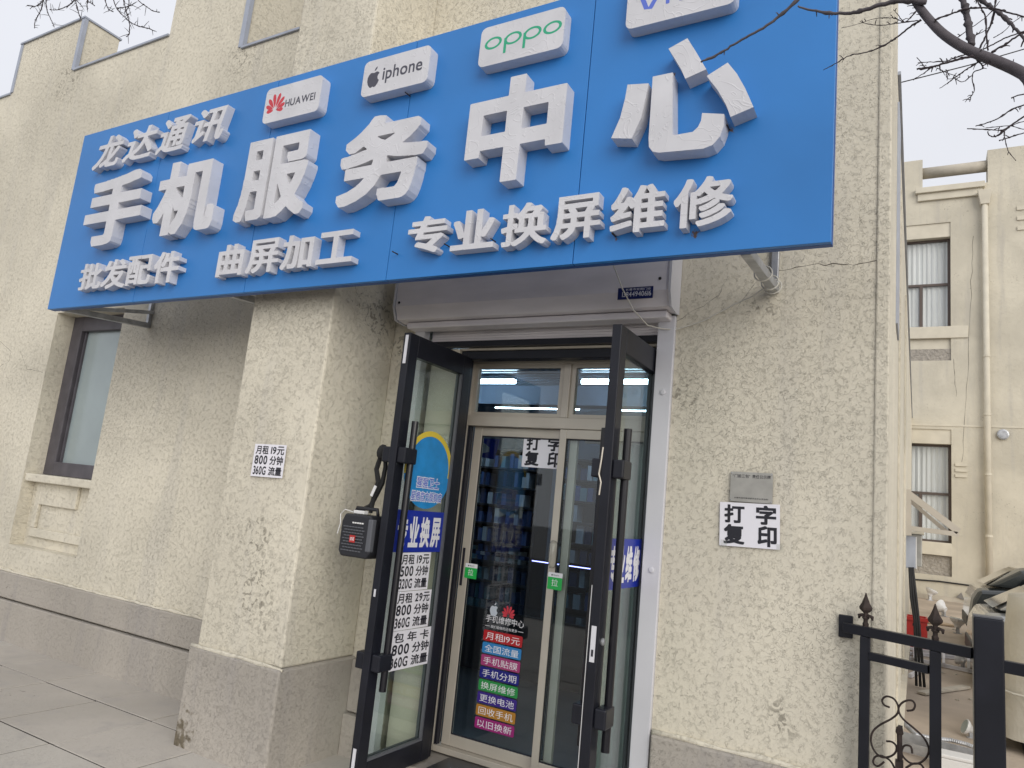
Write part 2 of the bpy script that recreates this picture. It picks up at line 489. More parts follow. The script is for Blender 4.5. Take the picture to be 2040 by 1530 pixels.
def _simplify(p, tol):
    n = len(p)
    keep = np.zeros(n, bool); a = 0; b = int(np.argmax(((p - p[0]) ** 2).sum(1)))
    keep[a] = keep[b] = True
    q = np.vstack([p, p[:1]])
    st = [(a, b), (b, n)]
    while st:
        i, j = st.pop()
        if j - i < 2: continue
        d = q[j] - q[i]; L = math.hypot(*d) or 1e-9
        w = q[i + 1:j] - q[i]
        dist = np.abs(w[:, 0] * d[1] - w[:, 1] * d[0]) / L
        k = int(np.argmax(dist))
        if dist[k] > tol:
            keep[(i + 1 + k) % n] = True; st += [(i, i + 1 + k), (i + 1 + k, j)]
    return p[keep]
def glyph(ch, bold=0.02, tol=0.45):
    key = (ch, bold)
    if key in _glyph: return _glyph[key]
    g = _raster(ch)
    r = bold * NPX
    if r >= .5:
        R = int(math.ceil(r)); out = np.zeros_like(g)
        for dy in range(-R, R + 1):
            for dx in range(-R, R + 1):
                if max(abs(dx), abs(dy)) <= r and abs(dx) + abs(dy) <= r * 1.97:
                    out |= np.roll(np.roll(g, dy, 0), dx, 1)
        g = out
    f = g.astype(float)
    k = np.pad(f, 1); f = (k[:-2, 1:-1] + k[2:, 1:-1] + k[1:-1, :-2] + k[1:-1, 2:] + 2 * f) / 6.0
    f = f * 0.998 + 0.0007
    lps = [_simplify(p, tol) / NPX - np.array([0.25, 0.45]) for p in _contours(f)]
    lps = [p for p in lps if len(p) >= 3]
    _glyph[key] = lps
    return lps
def text_loops(s, bold=0.02, shear=0.0, gap=0.09):
    out, x = [], 0.0
    for ch in s:
        if ch == ' ': x += 0.28; continue
        lp = glyph(ch, bold)
        if not lp: x += .4; continue
        cjk = ord(ch) > 0x2E80
        a = np.vstack(lp); lo, hi = a[:, 0].min(), a[:, 0].max()
        off = x if cjk else x - lo
        for p in lp:
            q = p.copy(); q[:, 0] += off + q[:, 1] * shear; out.append(q)
        x += 1.0 if cjk else (hi - lo) + gap
    return out
def fit(loops, x0, y0, x1, y1):
    a = np.vstack(loops); lo, hi = a.min(0), a.max(0)
    s = np.array([x1 - x0, y1 - y0]) / np.maximum(hi - lo, 1e-6)
    return [(p - lo) * s + np.array([x0, y0]) for p in loops]

class Frame:
    """a flat place: origin, right, up; normal towards the viewer"""
    def __init__(self, O, U, V):
        self.O, self.U, self.V = Vector(O), Vector(U).normalized(), Vector(V)
        self.V = (self.V - self.U * self.V.dot(self.U)).normalized(); self.N = self.U.cross(self.V)
    def p(self, x, y, z=0.0): return self.O + self.U * x + self.V * y + self.N * z
def wall_frame(Y, x0=0, z0=0): return Frame((x0, Y, z0), (1, 0, 0), (0, 0, 1))
def leaf_frame(X, y0=0, z0=0): return Frame((X, y0, z0), (0, 1, 0), (0, 0, 1))

def shape(name, loops, fr, m, parent=None, z=0.0, depth=0.0, mesh_only=False):
    """filled outlines (holes by nesting) on a frame, from height z, 'depth' thick"""
    cu = bpy.data.curves.new("s", 'CURVE'); cu.dimensions = '2D'; cu.fill_mode = 'BOTH'
    cu.extrude = depth / 2
    for p in loops:
        sp = cu.splines.new('POLY'); sp.points.add(len(p) - 1)
        sp.points.foreach_set("co", np.column_stack([p, np.zeros(len(p)), np.ones(len(p))]).astype(np.float32).ravel())
        sp.use_cyclic_u = True
    o = bpy.data.objects.new("s", cu); C.objects.link(o)
    dg = bpy.context.evaluated_depsgraph_get()
    me = bpy.data.meshes.new_from_object(o.evaluated_get(dg))
    bpy.data.objects.remove(o); bpy.data.curves.remove(cu)
    me.name = name; me.materials.clear()
    n = len(me.vertices); co = np.empty(n * 3, np.float32); me.vertices.foreach_get("co", co); co = co.reshape(-1, 3)
    R = np.array([fr.U, fr.V, fr.N]); w = np.array(fr.O) + co @ R + np.array(fr.N) * (z + depth / 2)
    me.vertices.foreach_set("co", w.astype(np.float32).ravel()); me.update()
    for p in me.polygons: p.use_smooth = False
    return link(name, me, m, parent)
def text(name, s, fr, box, m, parent, bold=0.02, z=0.001, depth=0.0, shear=0.0):
    return shape(name, fit(text_loops(s, bold, shear), *box), fr, m, parent, z, depth)
def rect(x0, y0, x1, y1, r=0.0, k=4):
    if r <= 0: return np.array([(x0, y0), (x1, y0), (x1, y1), (x0, y1)], float)
    pts = []
    for cx, cy, a0 in ((x1 - r, y0 + r, -90), (x1 - r, y1 - r, 0), (x0 + r, y1 - r, 90), (x0 + r, y0 + r, 180)):
        for i in range(k + 1):
            a = math.radians(a0 + 90 * i / k); pts.append((cx + r * math.cos(a), cy + r * math.sin(a)))
    return np.array(pts)
def ellipse(cx, cy, rx, ry, n=28, tilt=0.0):
    a = np.linspace(0, 2 * math.pi, n, endpoint=False); x, y = rx * np.cos(a), ry * np.sin(a)
    return np.column_stack([cx + x * math.cos(tilt) - y * math.sin(tilt), cy + x * math.sin(tilt) + y * math.cos(tilt)])
def stroke(pts, w):
    """thick open polyline outline"""
    pts = [np.array(p, float) for p in pts]; L, Rr = [], []
    for i, p in enumerate(pts):
        t = pts[min(i + 1, len(pts) - 1)] - pts[max(i - 1, 0)]; t /= np.hypot(*t); nn = np.array([-t[1], t[0]]) * w / 2
        L.append(p + nn); Rr.append(p - nn)
    return np.array(L + Rr[::-1])

# ================================================================== GROUND
D = 3.80                      # front wall plane
PIL = 3.18                    # pilaster face
XC = -0.125                   # building corner
g = MB(); g.quad((-80, -60, -0.03), (80, -60, -0.03), (80, 90, -0.03), (-80, 90, -0.03))
ground = struct(obj("ground", g, "asphalt"))
# paving slabs, each its own piece, sharing four meshes
pv = struct(obj("pavement", MB().box(-30, 14, -14, 3.795, -0.028, -0.005), "joint"))
slab_me = []
for k in range(4):
    b = MB().box(-.3055, .3055, -.3105, .3105, -.02, 0.0)
    so = obj("slab_source", b, "slab" if k % 2 == 0 else "slab2"); slab_me.append(so.data); bpy.data.objects.remove(so)
for me in slab_me:
    import bmesh
    bb = bmesh.new(); bb.from_mesh(me)
    bmesh.ops.bevel(bb, geom=[e for e in bb.edges if all(v.co.z > -.001 for v in e.verts)], offset=.002, segments=1, affect='EDGES')
    bb.to_mesh(me); bb.free()
for j in range(9):
    for i in range(-18, 10):
        x = -4.36 + .62 * i + .31 + (0.02 if j % 2 else -.012); y = 3.32 + .315 - .635 * j
        if j == 0 and -3.95 < x < -3.05: pass
        o = bpy.data.objects.new("paving_slab", random.choice(slab_me)); C.objects.link(o); o.parent = pv
        o.location = (x + random.uniform(-.002, .002), y + random.uniform(-.002, .002), random.uniform(-.0015, .001))
        o.rotation_euler = (random.uniform(-.002, .002), random.uniform(-.002, .002), random.choice((0, math.pi)))
# rear yard, rising towards the back block
yd = MB(); n = 22
for i in range(n):
    y0, y1 = 3.8 + i * 1.0, 3.8 + (i + 1) * 1.0
    yd.quad((XC + .002, y0, yard_z(y0)), (12, y0, yard_z(y0)), (12, y1, yard_z(y1)), (XC + .002, y1, yard_z(y1)))
struct(obj("yard", yd, "yard"))
pk = MB()
for i in range(8):
    y0, y1 = 5 + i, 6 + i
    pk.quad((.62 + .05 * i, y0, yard_z(y0) + .004), (9, y0, yard_z(y0) + .004), (9, y1, yard_z(y1) + .004), (.67 + .05 * i, y1, yard_z(y1) + .004))
struct(obj("yard_driveway", pk, "asphalt"))

# ================================================================== SHOP BUILDING
B = thing("shop_building", "cream rendered single-storey shop building with stepped parapet and open black doors", "building", (-3.5, 4.0, 0))
NX0, NX1, NZ0, NZ1 = -7.43, -6.33, 0.80, 3.05        # window niche
DX0, DX1, DZ = -2.96, -1.17, 2.76                    # door opening
T = 4.20
w = MB()
w.box(-14, -9.44, D, T, 0, 5.84)
w.box(-9.44, -8.13, D, T, 0, 6.50)
w.box(-8.13, NX0, D, T, 0, 5.85)
w.box(NX0, NX1, D, T, 0, NZ0)
w.box(NX0, NX1, D, T, NZ1, 5.85)
w.box(NX1, -6.2, D, T, 0, 5.85)
w.box(-6.48, -6.2, D, T, 5.85, 7.4)
w.box(-6.2, -5.33, D, T, 0, 7.4)
w.box(-6.48, -5.33, T, 5.1, 5.2, 7.4)
w.box(-5.33, -4.60, D, T, 0, 5.42)
w.box(-4.60, DX0, D, T, 0, 7.4)
w.box(DX0, DX1, D, T, DZ, 7.4)
w.box(DX1, XC, D, T, 0, 7.4)
obj("wall", w, "stucco", B)
sw = MB()
sw.box(XC - .35, XC, T, 5.0, 0, 7.4); sw.box(XC - .35, XC, 5.0, 20.0, 0, 4.72)
obj("side_wall", sw, "stucco", B)
obj("corner_bead", MB().box(XC - .055, XC + .006, D - .010, D + .05, 0.56, 7.4), "stucco", B, bevel=.008)
# things standing proud of the side wall towards the yard
obj("side_pilaster", MB().box(XC + .001, XC + .014, 5.9, 6.9, 0.3, 4.3), "stucco", B)
obj("side_pilaster", MB().box(XC + .001, XC + .018, 8.6, 9.6, 0.3, 4.3), "stucco", B)
obj("side_flashing", MB().box(XC + .0005, XC + .012, 5.05, 5.5, 3.0, 4.55), "flashing", B)
pl = MB(); pl.box(-3.87, -3.15, PIL, D - .001, .57, 7.4)
obj("pilaster", pl, "stucco", B, bevel=.012)
obj("pilaster_plinth", MB().box(-3.90, -3.12, PIL - .035, D - .002, -.02, .57), "plinth", B, bevel=.012)
# plinths: upper band, dark groove, lower band
obj("plinth_band", MB().box(-14, -3.901, D - .055, D - .001, .345, .565), "plinth", B, bevel=.008)
obj("plinth_band", MB().box(-14, -3.901, D - .075, D - .001, -.02, .330), "plinth", B, bevel=.008)
obj("plinth_band", MB().box(-3.119, DX0 - .002, D - .045, D - .001, .25, .56), "plinth", B, bevel=.008)
obj("plinth_band", MB().box(-3.119, DX0 - .002, D - .070, D - .001, -.02, .238), "plinth", B, bevel=.008)
obj("plinth_band", MB().box(DX1 + .012, XC - .001, D - .05, D - .001, -.02, .555), "plinth", B, bevel=.010)
# ragged render lip above the plinth
for x0, x1, y, z in ((-14, -3.9, D, .567), (-3.9, -3.12, PIL, .572), (DX1 + .01, XC, D, .557)):
    lip = MB(); pts = []; nseg = int((x1 - x0) / .09) + 2
    for i in range(nseg):
        t = i / (nseg - 1); pts.append((x0 + (x1 - x0) * t, y - .012 + random.uniform(-.008, .006), z + random.uniform(-.006, .008)))
    lip.tube(pts, [random.uniform(.009, .019) for _ in pts], 6)
    obj("render_lip", lip, "stucco", B, smooth=True)
# parapet flashings
fl = [(-14, -9.44, 5.84), (-9.455, -8.115, 6.50), (-8.13, -6.48, 5.85), (-5.33, -4.60, 5.42)]
for x0, x1, z in fl:
    obj("parapet_flashing", MB().box(x0, x1, D - .02, T + .02, z + .001, z + .022), "flashing", B)
for x, z0, z1 in ((-8.13, 5.875, 6.50), (-5.33, 5.445, 7.4)):
    obj("corner_flashing", MB().box(x - .045, x + .012, D - .012, D + .03, z0, z1), "flashing", B)
obj("corner_flashing", MB().box(-9.452, -9.40, D - .012, D + .03, 5.865, 6.499), "flashing", B)
obj("parapet_flashing", MB().box(XC - .37, XC + .02, 5.001, 19.99, 4.721, 4.745), "flashing", B)
# roof and shop room
obj("roof", MB().box(-13.9, XC - .36, T + .001, 15.0, 3.45, 3.6), "concrete", B)
obj("room_wall", MB().box(-6.0, -5.9, T + .002, 11.0, 0, 3.44), "room", B)
obj("room_wall", MB().box(-.95, -.85, T + .002, 11.0, 0, 3.44), "room", B)
obj("room_wall", MB().box(-5.899, -.951, 10.6, 10.7, 0, 3.44), "room", B)
obj("room_wall", MB().box(-5.899, DX0, T + .002, T + .06, 0.05, 3.44), "room", B)
obj("room_floor", MB().box(-5.899, -.951, T + .061, 10.6, 0.0, .06), "room_floor", B)
cs = MB()
y = T + .1
while y < 10.5:
    cs.box(-5.89, -.96, y, y + .06, 3.0, 3.07); y += .12
obj("ceiling_slats", cs, "slat", B)["kind"] = "stuff"
obj("ceiling_beam", MB().box(-5.89, -.96, 7.2, 7.45, 2.78, 2.999), "room", B)

# window niche with sunk window, sill and stepped panel
WY = 3.99
wn_ = obj("window", MB().box(NX0, NX1, WY + .03, WY + .07, 1.47, NZ1), "frosted", B)
wf = MB()
wf.box(NX0, NX0 + .17, WY - .02, WY + .029, 1.47, NZ1); wf.box(NX1 - .06, NX1, WY - .02, WY + .029, 1.47, NZ1)
wf.box(NX0 + .17, NX1 - .06, WY - .02, WY + .029, 1.47, 1.60); wf.box(NX0 + .17, NX1 - .06, WY - .02, WY + .029, 2.90, NZ1)
obj("frame", wf, "win_frame", wn_, bevel=.006)
ws = MB(); ws.box(NX0 + .19, NX0 + .21, WY + .01, WY + .029, 1.60, 2.90)
obj("glazing_bead", ws, "win_frame", wn_)
obj("window_sill", MB().box(NX0 + .001, NX1 - .001, D + .015, WY + .08, 1.395, 1.468), "stucco", B, bevel=.01)
obj("niche_panel", MB().box(NX0 + .001, NX1 - .001, D + .12, T - .05, NZ0 + .001, 1.394), "stucco", B)
st = MB()
st.box(NX0 + .11, NX1 - .001, D + .088, D + .119, NZ0 + .09, NZ0 + .17); st.box(NX0 + .11, NX0 + .19, D + .088, D + .119, NZ0 + .17, 1.393)
st.box(NX0 + .19, NX1 - .32, D + .088, D + .119, 1.19, 1.393); st.box(NX1 - .12, NX1 - .001, D + .088, D + .119, NZ0 + .17, 1.30)
obj("stepped_moulding", st, "stucco", B, bevel=.006)
obj("niche_back", MB().box(NX0 + .001, NX1 - .001, T - .04, T - .01, 1.40, NZ1 - .001), "win_frame", B)
# a second window just leaving the picture on the left
obj("neighbour_window", MB().box(-9.35, -8.72, D - .012, D + .02, 1.62, 2.36), "win_frame", B)

# ---- shutter box over the door
SY, S0, S1 = 3.62, -3.03, -1.172
prof = [(D - .001, 3.20), (SY, 3.14), (SY, 2.835), (SY + .035, 2.752), (D - .06, 2.742), (D - .001, 2.748)]
sb = obj("shutter_box", MB().prism([(S0, y, z) for y, z in prof], (S1 - S0, 0, 0)), "shutter", B, bevel=.006)
capp = [(D - .004, 3.21), (SY - .006, 3.15), (SY - .008, 2.832), (SY + .030, 2.746), (D - .055, 2.735), (D - .004, 2.742)]
obj("end_cap", MB().prism([(S1 + .001, y, z) for y, z in capp], (.014, 0, 0)), "white_rail", sb)
obj("end_cap", MB().prism([(S0 - .015, y, z) for y, z in capp], (.014, 0, 0)), "white_rail", sb)
obj("bottom_rail", MB().box(S0 + .06, S1 - .02, D - .11, D - .005, 2.700, 2.741), "shutter", sb, bevel=.008)
for x, z in ((S0 + .03, 2.86), (S1 - .05, 2.90)):
    obj("screw", MB().lathe((x, SY + .001, z), (0, -1, 0), [(0, .009), (.004, .009), (.006, .004)], 8), "dark_cable", sb)
cur = MB(); z = 2.645
while z < 2.75:
    cur.box(DX0 + .09, DX1 - .12, D + .055 + .0, D + .075, z, z + .0135); cur.box(DX0 + .09, DX1 - .12, D + .0615, D + .07, z + .0135, z + .0172); z += .0172
obj("shutter_curtain", cur, "shutter", B)
obj("shutter_bottom_bar", MB().box(DX0 + .09, DX1 - .115, D + .045, D + .085, 2.607, 2.644), "black", B)
obj("guide_rail", MB().box(DX0 + .002, DX0 + .08, D - .025, D + .04, 0.0, 2.735), "white_rail", B, bevel=.004)
obj("guide_rail", MB().box(DX1 - .098, DX1 - .001, D - .025, D + .04, 0.0, 2.735), "white_rail", B, bevel=.004)
for z in (2.30, 1.35):
    obj("rail_cap", MB().lathe((DX1 - .045, D - .026, z), (0, -1, 0), [(0, .016), (.004, .016), (.007, .009)], 12), "white_rail", B)
# reveal and black door frame
HY = 3.93
rv = MB()
rv.box(DX0 + .085, -2.655, D + .09, HY + .055, 0.02, 2.60)
obj("door_reveal", rv, "smooth_cream", B)
obj("door_head_strip", MB().box(-2.654, DX1 - .10, D + .095, HY + .05, 2.592, 2.606), "concrete", B)
df = MB()
df.box(-2.654, -2.602, HY - .02, HY + .06, 0.05, 2.59); df.box(-1.298 + .002, -1.245, HY - .02, HY + .06, 0.05, 2.59)
df.box(-2.602, -1.296, HY - .02, HY + .06, 2.535, 2.59)
obj("door_frame", df, "black", B, bevel=.004)
obj("soffit", MB().box(-2.654, DX1 - .10, HY + .062, T - .002, 2.60, 2.72), "black", B)
obj("side_reveal", MB().box(-1.244, DX1 - .1, D + .045, T - .002, 0.0, 2.60), "black", B)
obj("side_reveal", MB().box(-2.95, -2.70, HY + .06, T - .003, 0.02, 2.60), "room", B)

# ---- open black leaves, each at a right angle to the wall
def leaf(X, label):
    y0, y1, z0, z1, t = 3.25, 3.925, .06, 2.545, .025
    f = MB()
    f.box(X - t, X + t, y0, y0 + .085, z0, z1); f.box(X - t, X + t, y1 - .085, y1, z0, z1)
    f.box(X - t, X + t, y0 + .085, y1 - .085, z1 - .13, z1); f.box(X - t, X + t, y0 + .085, y1 - .085, z0, z0 + .12)
    L = obj("door_leaf", f, "black", B, bevel=.004); L["label"] = label
    obj("glass_pane", MB().box(X - .004, X + .004, y0 + .0855, y1 - .0855, z0 + .1205, z1 - .1305), "glass", L)
    gb = MB()
    for s in (-1, 1):
        gb.box(X + s * .005, X + s * .022, y1 - .098, y1 - .0852, z0 + .12, z1 - .13)
        gb.bar((X + s * .014, y0 + .085, z0 + .127), (X + s * .014, y1 - .085, z0 + .127), .017, .014)
    obj("glazing_bead", gb, "grey_plastic", L)
    for s in (-1, 1):
        hb = MB(); hx = X + s * .060; hy = 3.346
        hb.tube([(hx, hy, .545), (hx, hy, 2.035)], .0200, 14)
        H = obj("pull_handle", hb, "handle", L, smooth=False)
        for zc in (.70, 1.83):
            cl = MB(); cl.box(min(hx, X + s * .026) - (.024 if s < 0 else 0), max(hx, X + s * .026) + (.024 if s > 0 else 0), hy - .088, hy + .026, zc - .045, zc + .045)
            obj("handle_clamp", cl, "black", H, bevel=.008)
    obj("lock_plate", MB().box(X - .012, X + .012, y0 - .003, y0 + .001, .94, 1.10) if X > -2 else MB().box(X - .010, X + .010, y0 - .003, y0 + .001, 2.36, 2.53), "white_rail", L)
    if X > -2:
        obj("keyhole", MB().box(X - .005, X + .005, y0 - .0045, y0 - .0032, .965, .995), "ink", L)
        obj("lock_knob", MB().lathe((X + .026, y0 + .042, 1.03), (1, 0, 0), [(0, .017), (.008, .017), (.013, .010)], 14), "steel", L, smooth=False)
    else:
        obj("lock_plate", MB().box(X - .010, X + .010, y0 - .003, y0 + .001, .10, .26), "white_rail", L)
        obj("latch_slot", MB().box(X - .006, X + .006, y0 - .003, y0 + .001, 1.045, 1.085), "white_rail", L)
    for zc in (.35, 1.3, 2.3):
        obj("hinge", MB().tube([(X - .03, y1 + .004, zc - .06), (X - .03, y1 + .004, zc + .06)], .011, 8), "handle", L)
    return L
LX, RX = -2.60, -1.30
leafL = leaf(LX, "black door leaf nearest the pilaster, covered in stickers")
leafR = leaf(RX, "black door leaf beside the white guide rail")
# chipped edge on the right-hand leaf
obj("chipped_edge", MB().tube([(RX - .026, 3.252, 1.93), (RX - .030, 3.250, 1.86), (RX - .036, 3.249, 1.80), (RX - .022, 3.249, 1.76), (RX - .027, 3.25, 1.70)], .004, 6), "alu", leafR)

obj("peeling_film", MB().bar((RX - .029, 3.262, .07), (RX - .029, 3.262, 1.28), .003, .016, up=(0, 1, 0)), "white_plastic", leafR)
obj("peeling_film", MB().bar((RX - .031, 3.275, .07), (RX - .031, 3.275, 1.05), .003, .010, up=(0, 1, 0)), "sky_vinyl", leafR)

# ---- champagne sliding door with transom behind the leaves
SYF = 4.06
SX0, SX1 = -2.69, -1.275
fr_ = MB()
fr_.box(SX0, SX0 + .045, SYF, SYF + .09, .06, 2.585); fr_.box(SX1 - .045, SX1, SYF, SYF + .09, .06, 2.585)
fr_.box(SX0 + .045, SX1 - .045, SYF, SYF + .09, 2.535, 2.585); fr_.box(SX0 + .045, SX1 - .045, SYF, SYF + .09, 2.115, 2.185)
fr_.box(SX0 + .045, SX1 - .045, SYF, SYF + .09, .06, .095); fr_.box(-1.965, -1.915, SYF + .005, SYF + .085, 2.185, 2.535)
SF = obj("sliding_door_frame", fr_, "alu", B, bevel=.003)
for x0, x1 in ((SX0 + .045, -1.965), (-1.915, SX1 - .045)):
    tf = MB()
    tf.box(x0, x0 + .03, SYF + .02, SYF + .06, 2.185, 2.535); tf.box(x1 - .03, x1, SYF + .02, SYF + .06, 2.185, 2.535)
    tf.box(x0 + .03, x1 - .03, SYF + .02, SYF + .06, 2.185, 2.21); tf.box(x0 + .03, x1 - .03, SYF + .02, SYF + .06, 2.51, 2.535)
    obj("transom_sash", tf, "alu", SF)
    obj("transom_glass", MB().box(x0 + .0305, x1 - .0305, SYF + .037, SYF + .042, 2.2105, 2.5095), "glass_in", SF)
def sash(x0, x1, y, stile_l, stile_r):
    s = MB()
    s.box(x0, x0 + stile_l, y, y + .032, .097, 2.113); s.box(x1 - stile_r, x1, y, y + .032, .097, 2.113)
    s.box(x0 + stile_l, x1 - stile_r, y, y + .032, .097, .165); s.box(x0 + stile_l, x1 - stile_r, y, y + .032, 2.055, 2.113)
    P = obj("sliding_panel", s, "alu", B, bevel=.003)
    obj("glass_pane", MB().box(x0 + stile_l + .0005, x1 - stile_r - .0005, y + .014, y + .019, .1655, 2.0545), "glass_in", P)
    gk = MB(); gx0, gx1 = x0 + stile_l, x1 - stile_r
    gk.box(gx0 + .0005, gx0 + .006, y + .0055, y + .0135, .166, 2.054); gk.box(gx1 - .006, gx1 - .0005, y + .0055, y + .0135, .166, 2.054)
    gk.box(gx0 + .006, gx1 - .006, y + .0055, y + .0135, 2.048, 2.054); gk.box(gx0 + .006, gx1 - .006, y + .0055, y + .0135, .166, .172)
    obj("gasket", gk, "ink", P)
    return P
panA = sash(SX0 + .075, -1.850, SYF + .05, .062, .05)          # rear track
panB = sash(-1.957, SX1 - .046, SYF + .008, .047, .06)        # front track
obj("recessed_pull", MB().box(-2.602, -2.585, SYF + .0455, SYF + .0495, 1.07, 1.31), "ink", panA)
obj("handle_cover", MB().tube([(-1.925, SYF + .0, 1.42), (-1.925, SYF - .012, 1.40), (-1.925, SYF - .014, 1.31), (-1.925, SYF, 1.27)], [.02, .026, .026, .018], 10), "tape", panB, smooth=True)
tr = MB()
tr.box(SX0 + .0455, SX0 + .052, SYF + .012, SYF + .046, .096, 2.114); tr.box(SX0 + .060, SX0 + .066, SYF + .012, SYF + .046, .096, 2.114)
obj("track_seal", tr, "ink", SF)
# doorstep
stp = obj("doorstep", MB().box(-2.86, DX1 - .105, D - .02, T + .06, -.02, .045), "step", B, bevel=.012)
for i in range(4):
    x0 = -2.50 + i * .30
    obj("step_tile", MB().box(x0, x0 + .295, D + .0, SYF - .005, .046, .058), "tile" if i != 2 else "step", stp, bevel=.002)
# cracks in the render
def crack(pts, wd, Y):
    c = MB(); P = [at_y(x, y, Y) for x, y in pts]
    Q = []
    for a, b in zip(P, P[1:]):
        for k in range(4):
            q = a.lerp(b, k / 4); q.z += random.uniform(-.007, .007); q.x += random.uniform(-.006, .006); Q.append(q)
    Q.append(P[-1])
    c.tube([(q.x, Y + .0005, q.z) for q in Q], [wd * random.uniform(.4, 1.1) for _ in Q], 5)
    obj("crack", c, "crack", B)
crack([(1550, 541), (1600, 529), (1660, 526), (1700, 527), (1760, 520)], .0028, D)
crack([(1345, 640), (1400, 608), (1430, 590), (1450, 550)], .0014, D)
crack([(1468, 610), (1500, 570), (1530, 540)], .0014, D)
crack([(0, 680), (22, 700), (18, 720), (0, 730)], .002, D)
crack([(40, 700), (55, 735), (85, 742)], .002, D)
crack([(700, 130), (722, 115), (745, 110)], .003, PIL)

# ================================================================== SIGN
SG = 3.00
S = thing("shop_sign", "long blue shop sign with raised white lettering above the doors", "sign", (-3.16, SG + .05, 2.78))
xs = [-6.03, -4.922, -3.762, -2.604, -1.455, -.306]
ZS0, ZS1 = 2.782, 4.275
for a, b in zip(xs, xs[1:]):
    obj("sign_panel", MB().box(a + .0022, b - .0022, SG, SG + .028, ZS0, ZS1), "blue", S, bevel=.0015)
ed = MB(); ed.box(xs[0], xs[-1], SG + .0285, SG + .06, ZS0 - .0005, ZS1)
obj("sign_edge", ed, "blue_edge", S)
fp = wall_frame(SG)
LD = .085                         # letter depth
FY = SG - LD                      # letter front plane
def char(ch, l, r, t, b, bold, name="letter", depth=LD, shear=0.0):
    x0, x1 = at_y(*l, SG - depth).x, at_y(*r, SG - depth).x
    z1, z0 = at_y(*t, SG - depth).z, at_y(*b, SG - depth).z
    return shape(name, fit(text_loops(ch, bold, shear), x0, z0, x1, z1), fp, "letter", S, .0005, depth)
big = [("手", (168, 438), (285, 395), (275, 337), (197, 489)), ("机", (306, 421), (425, 420), (424, 307), (322, 470)),
       ("服", (465, 430), (620, 300), (618, 257), (486, 442)), ("务", (669, 390), (852, 281), (826, 214), (678, 413)),
       ("中", (925, 314), (1130, 175), (1046, 147), (994, 363)), ("心", (1219, 274), (1502, 217), (1369, 76), (1302, 306))]
for ch, l, r, t, b in big[:5]:
    char(ch, l, r, t, b, .036 if ch != "服" else .030)
heart = [[(120, 403), (220, 397), (205, 470), (185, 560), (140, 660), (42, 658), (85, 560), (108, 470)],
         [(240, 365), (335, 345), (335, 640), (345, 643), (430, 628), (455, 605), (470, 575), (475, 538), (580, 543), (578, 600), (560, 650), (525, 690), (480, 708), (270, 727), (240, 722), (222, 700), (220, 660)],
         [(315, 232), (405, 182), (445, 245), (495, 330), (395, 375), (375, 330), (345, 280)],
         [(497, 362), (597, 298), (640, 350), (680, 420), (720, 510), (610, 557), (590, 500), (550, 430)]]
hl_ = []
for st_ in heart:
    q_ = [at_y(1200 + x / 2.39, y / 2.39, FY) for x, y in st_]; hl_.append(np.array([(p.x, p.z) for p in q_]))
shape("letter", hl_, fp, "letter", S, .0005, LD)
def row(chars, size, z0, name="letter", bold=.024, shear=0.0, depth=.06):
    for ch, xl, xr in chars:
        shape(name, fit(text_loops(ch, bold, shear), xl, z0, xr, z0 + size), fp, "letter", S, .0005, depth)
def zx(px, py, d): p = at_y(px, py, SG - d); return p.x, p.z
# small line at the top left, brush-like lean
ch_px = [("龙", 185, 243, 268, 334), ("达", 245, 310, 250, 318), ("通", 311, 374, 232, 303), ("讯", 383, 448, 212, 282)]
for ch, xl, xr, yt, yb in ch_px:
    char(ch, (xl, yb - 8), (xr, (yt + yb) / 2), ((xl + xr) / 2 + 8, yt + 3), ((xl + xr) / 2 - 6, yb), .024, depth=.06, shear=.22)
low = [("批", 158, 203, 522, 579), ("发", 203, 252, 514, 577), ("配", 252, 302, 506, 570), ("件", 306, 357, 498, 566),
       ("曲", 433, 485, 484, 553), ("屏", 492, 556, 473, 546), ("加", 561, 624, 464, 538), ("工", 632, 704, 457, 527),
       ("专", 812, 890, 427, 507), ("业", 900, 986, 414, 500), ("换", 999, 1090, 400, 493), ("屏", 1100, 1197, 384, 480),
       ("维", 1217, 1325, 365, 467), ("修", 1342, 1460, 347, 456)]
for ch, xl, xr, yt, yb in low:
    xm = (xl + xr) / 2; sl = (yb - yt) * .05
    char(ch, (xl, (yt + yb) / 2 + 6), (xr, (yt + yb) / 2 - 6), (xm, yt + sl), (xm, yb - sl), .030 if ch in "工业专加件曲" else .024, depth=.06)
# raised logo boxes
def logo_box(tl, tr_, bl, br):
    d = .07
    x0 = (at_y(*tl, SG - d).x + at_y(*bl, SG - d).x) / 2; x1 = (at_y(*tr_, SG - d).x + at_y(*br, SG - d).x) / 2
    z1 = (at_y(*tl, SG - d).z + at_y(*tr_, SG - d).z) / 2; z0 = (at_y(*bl, SG - d).z + at_y(*br, SG - d).z) / 2
    o = shape("logo_box", [rect(x0, z0, x1, z1, .035)], fp, "letter", S, .0005, d)
    return o, Frame((x0, SG - d, z0), (1, 0, 0), (0, 0, 1)), x1 - x0, z1 - z0
red_ink = mat("red_print", (.55, .04, .06), .5); grey_ink = mat("dark_grey_print", (.06, .06, .085), .5)
green_ink = mat("green_print", (.02, .36, .20), .5); vblue = mat("blue_print", (.10, .16, .60), .5)
def flower(cx, cy, s):
    out = []
    for k in range(8):
        a = math.radians(-2 + 26.3 * k - 2)
        c, sn = math.cos(a), math.sin(a); pts = []
        for t, wd in ((.16, .0), (.40, .10), (.70, .155), (.90, .12), (1.0, .0), (.90, -.12), (.70, -.155), (.40, -.10)):
            L = .80 + .50 * max(0.0, math.sin(a))
            px, py = t * L * s, wd * s; pts.append((cx + px * c - py * sn, cy + px * sn + py * c))
        out.append(np.array(pts))
    return out
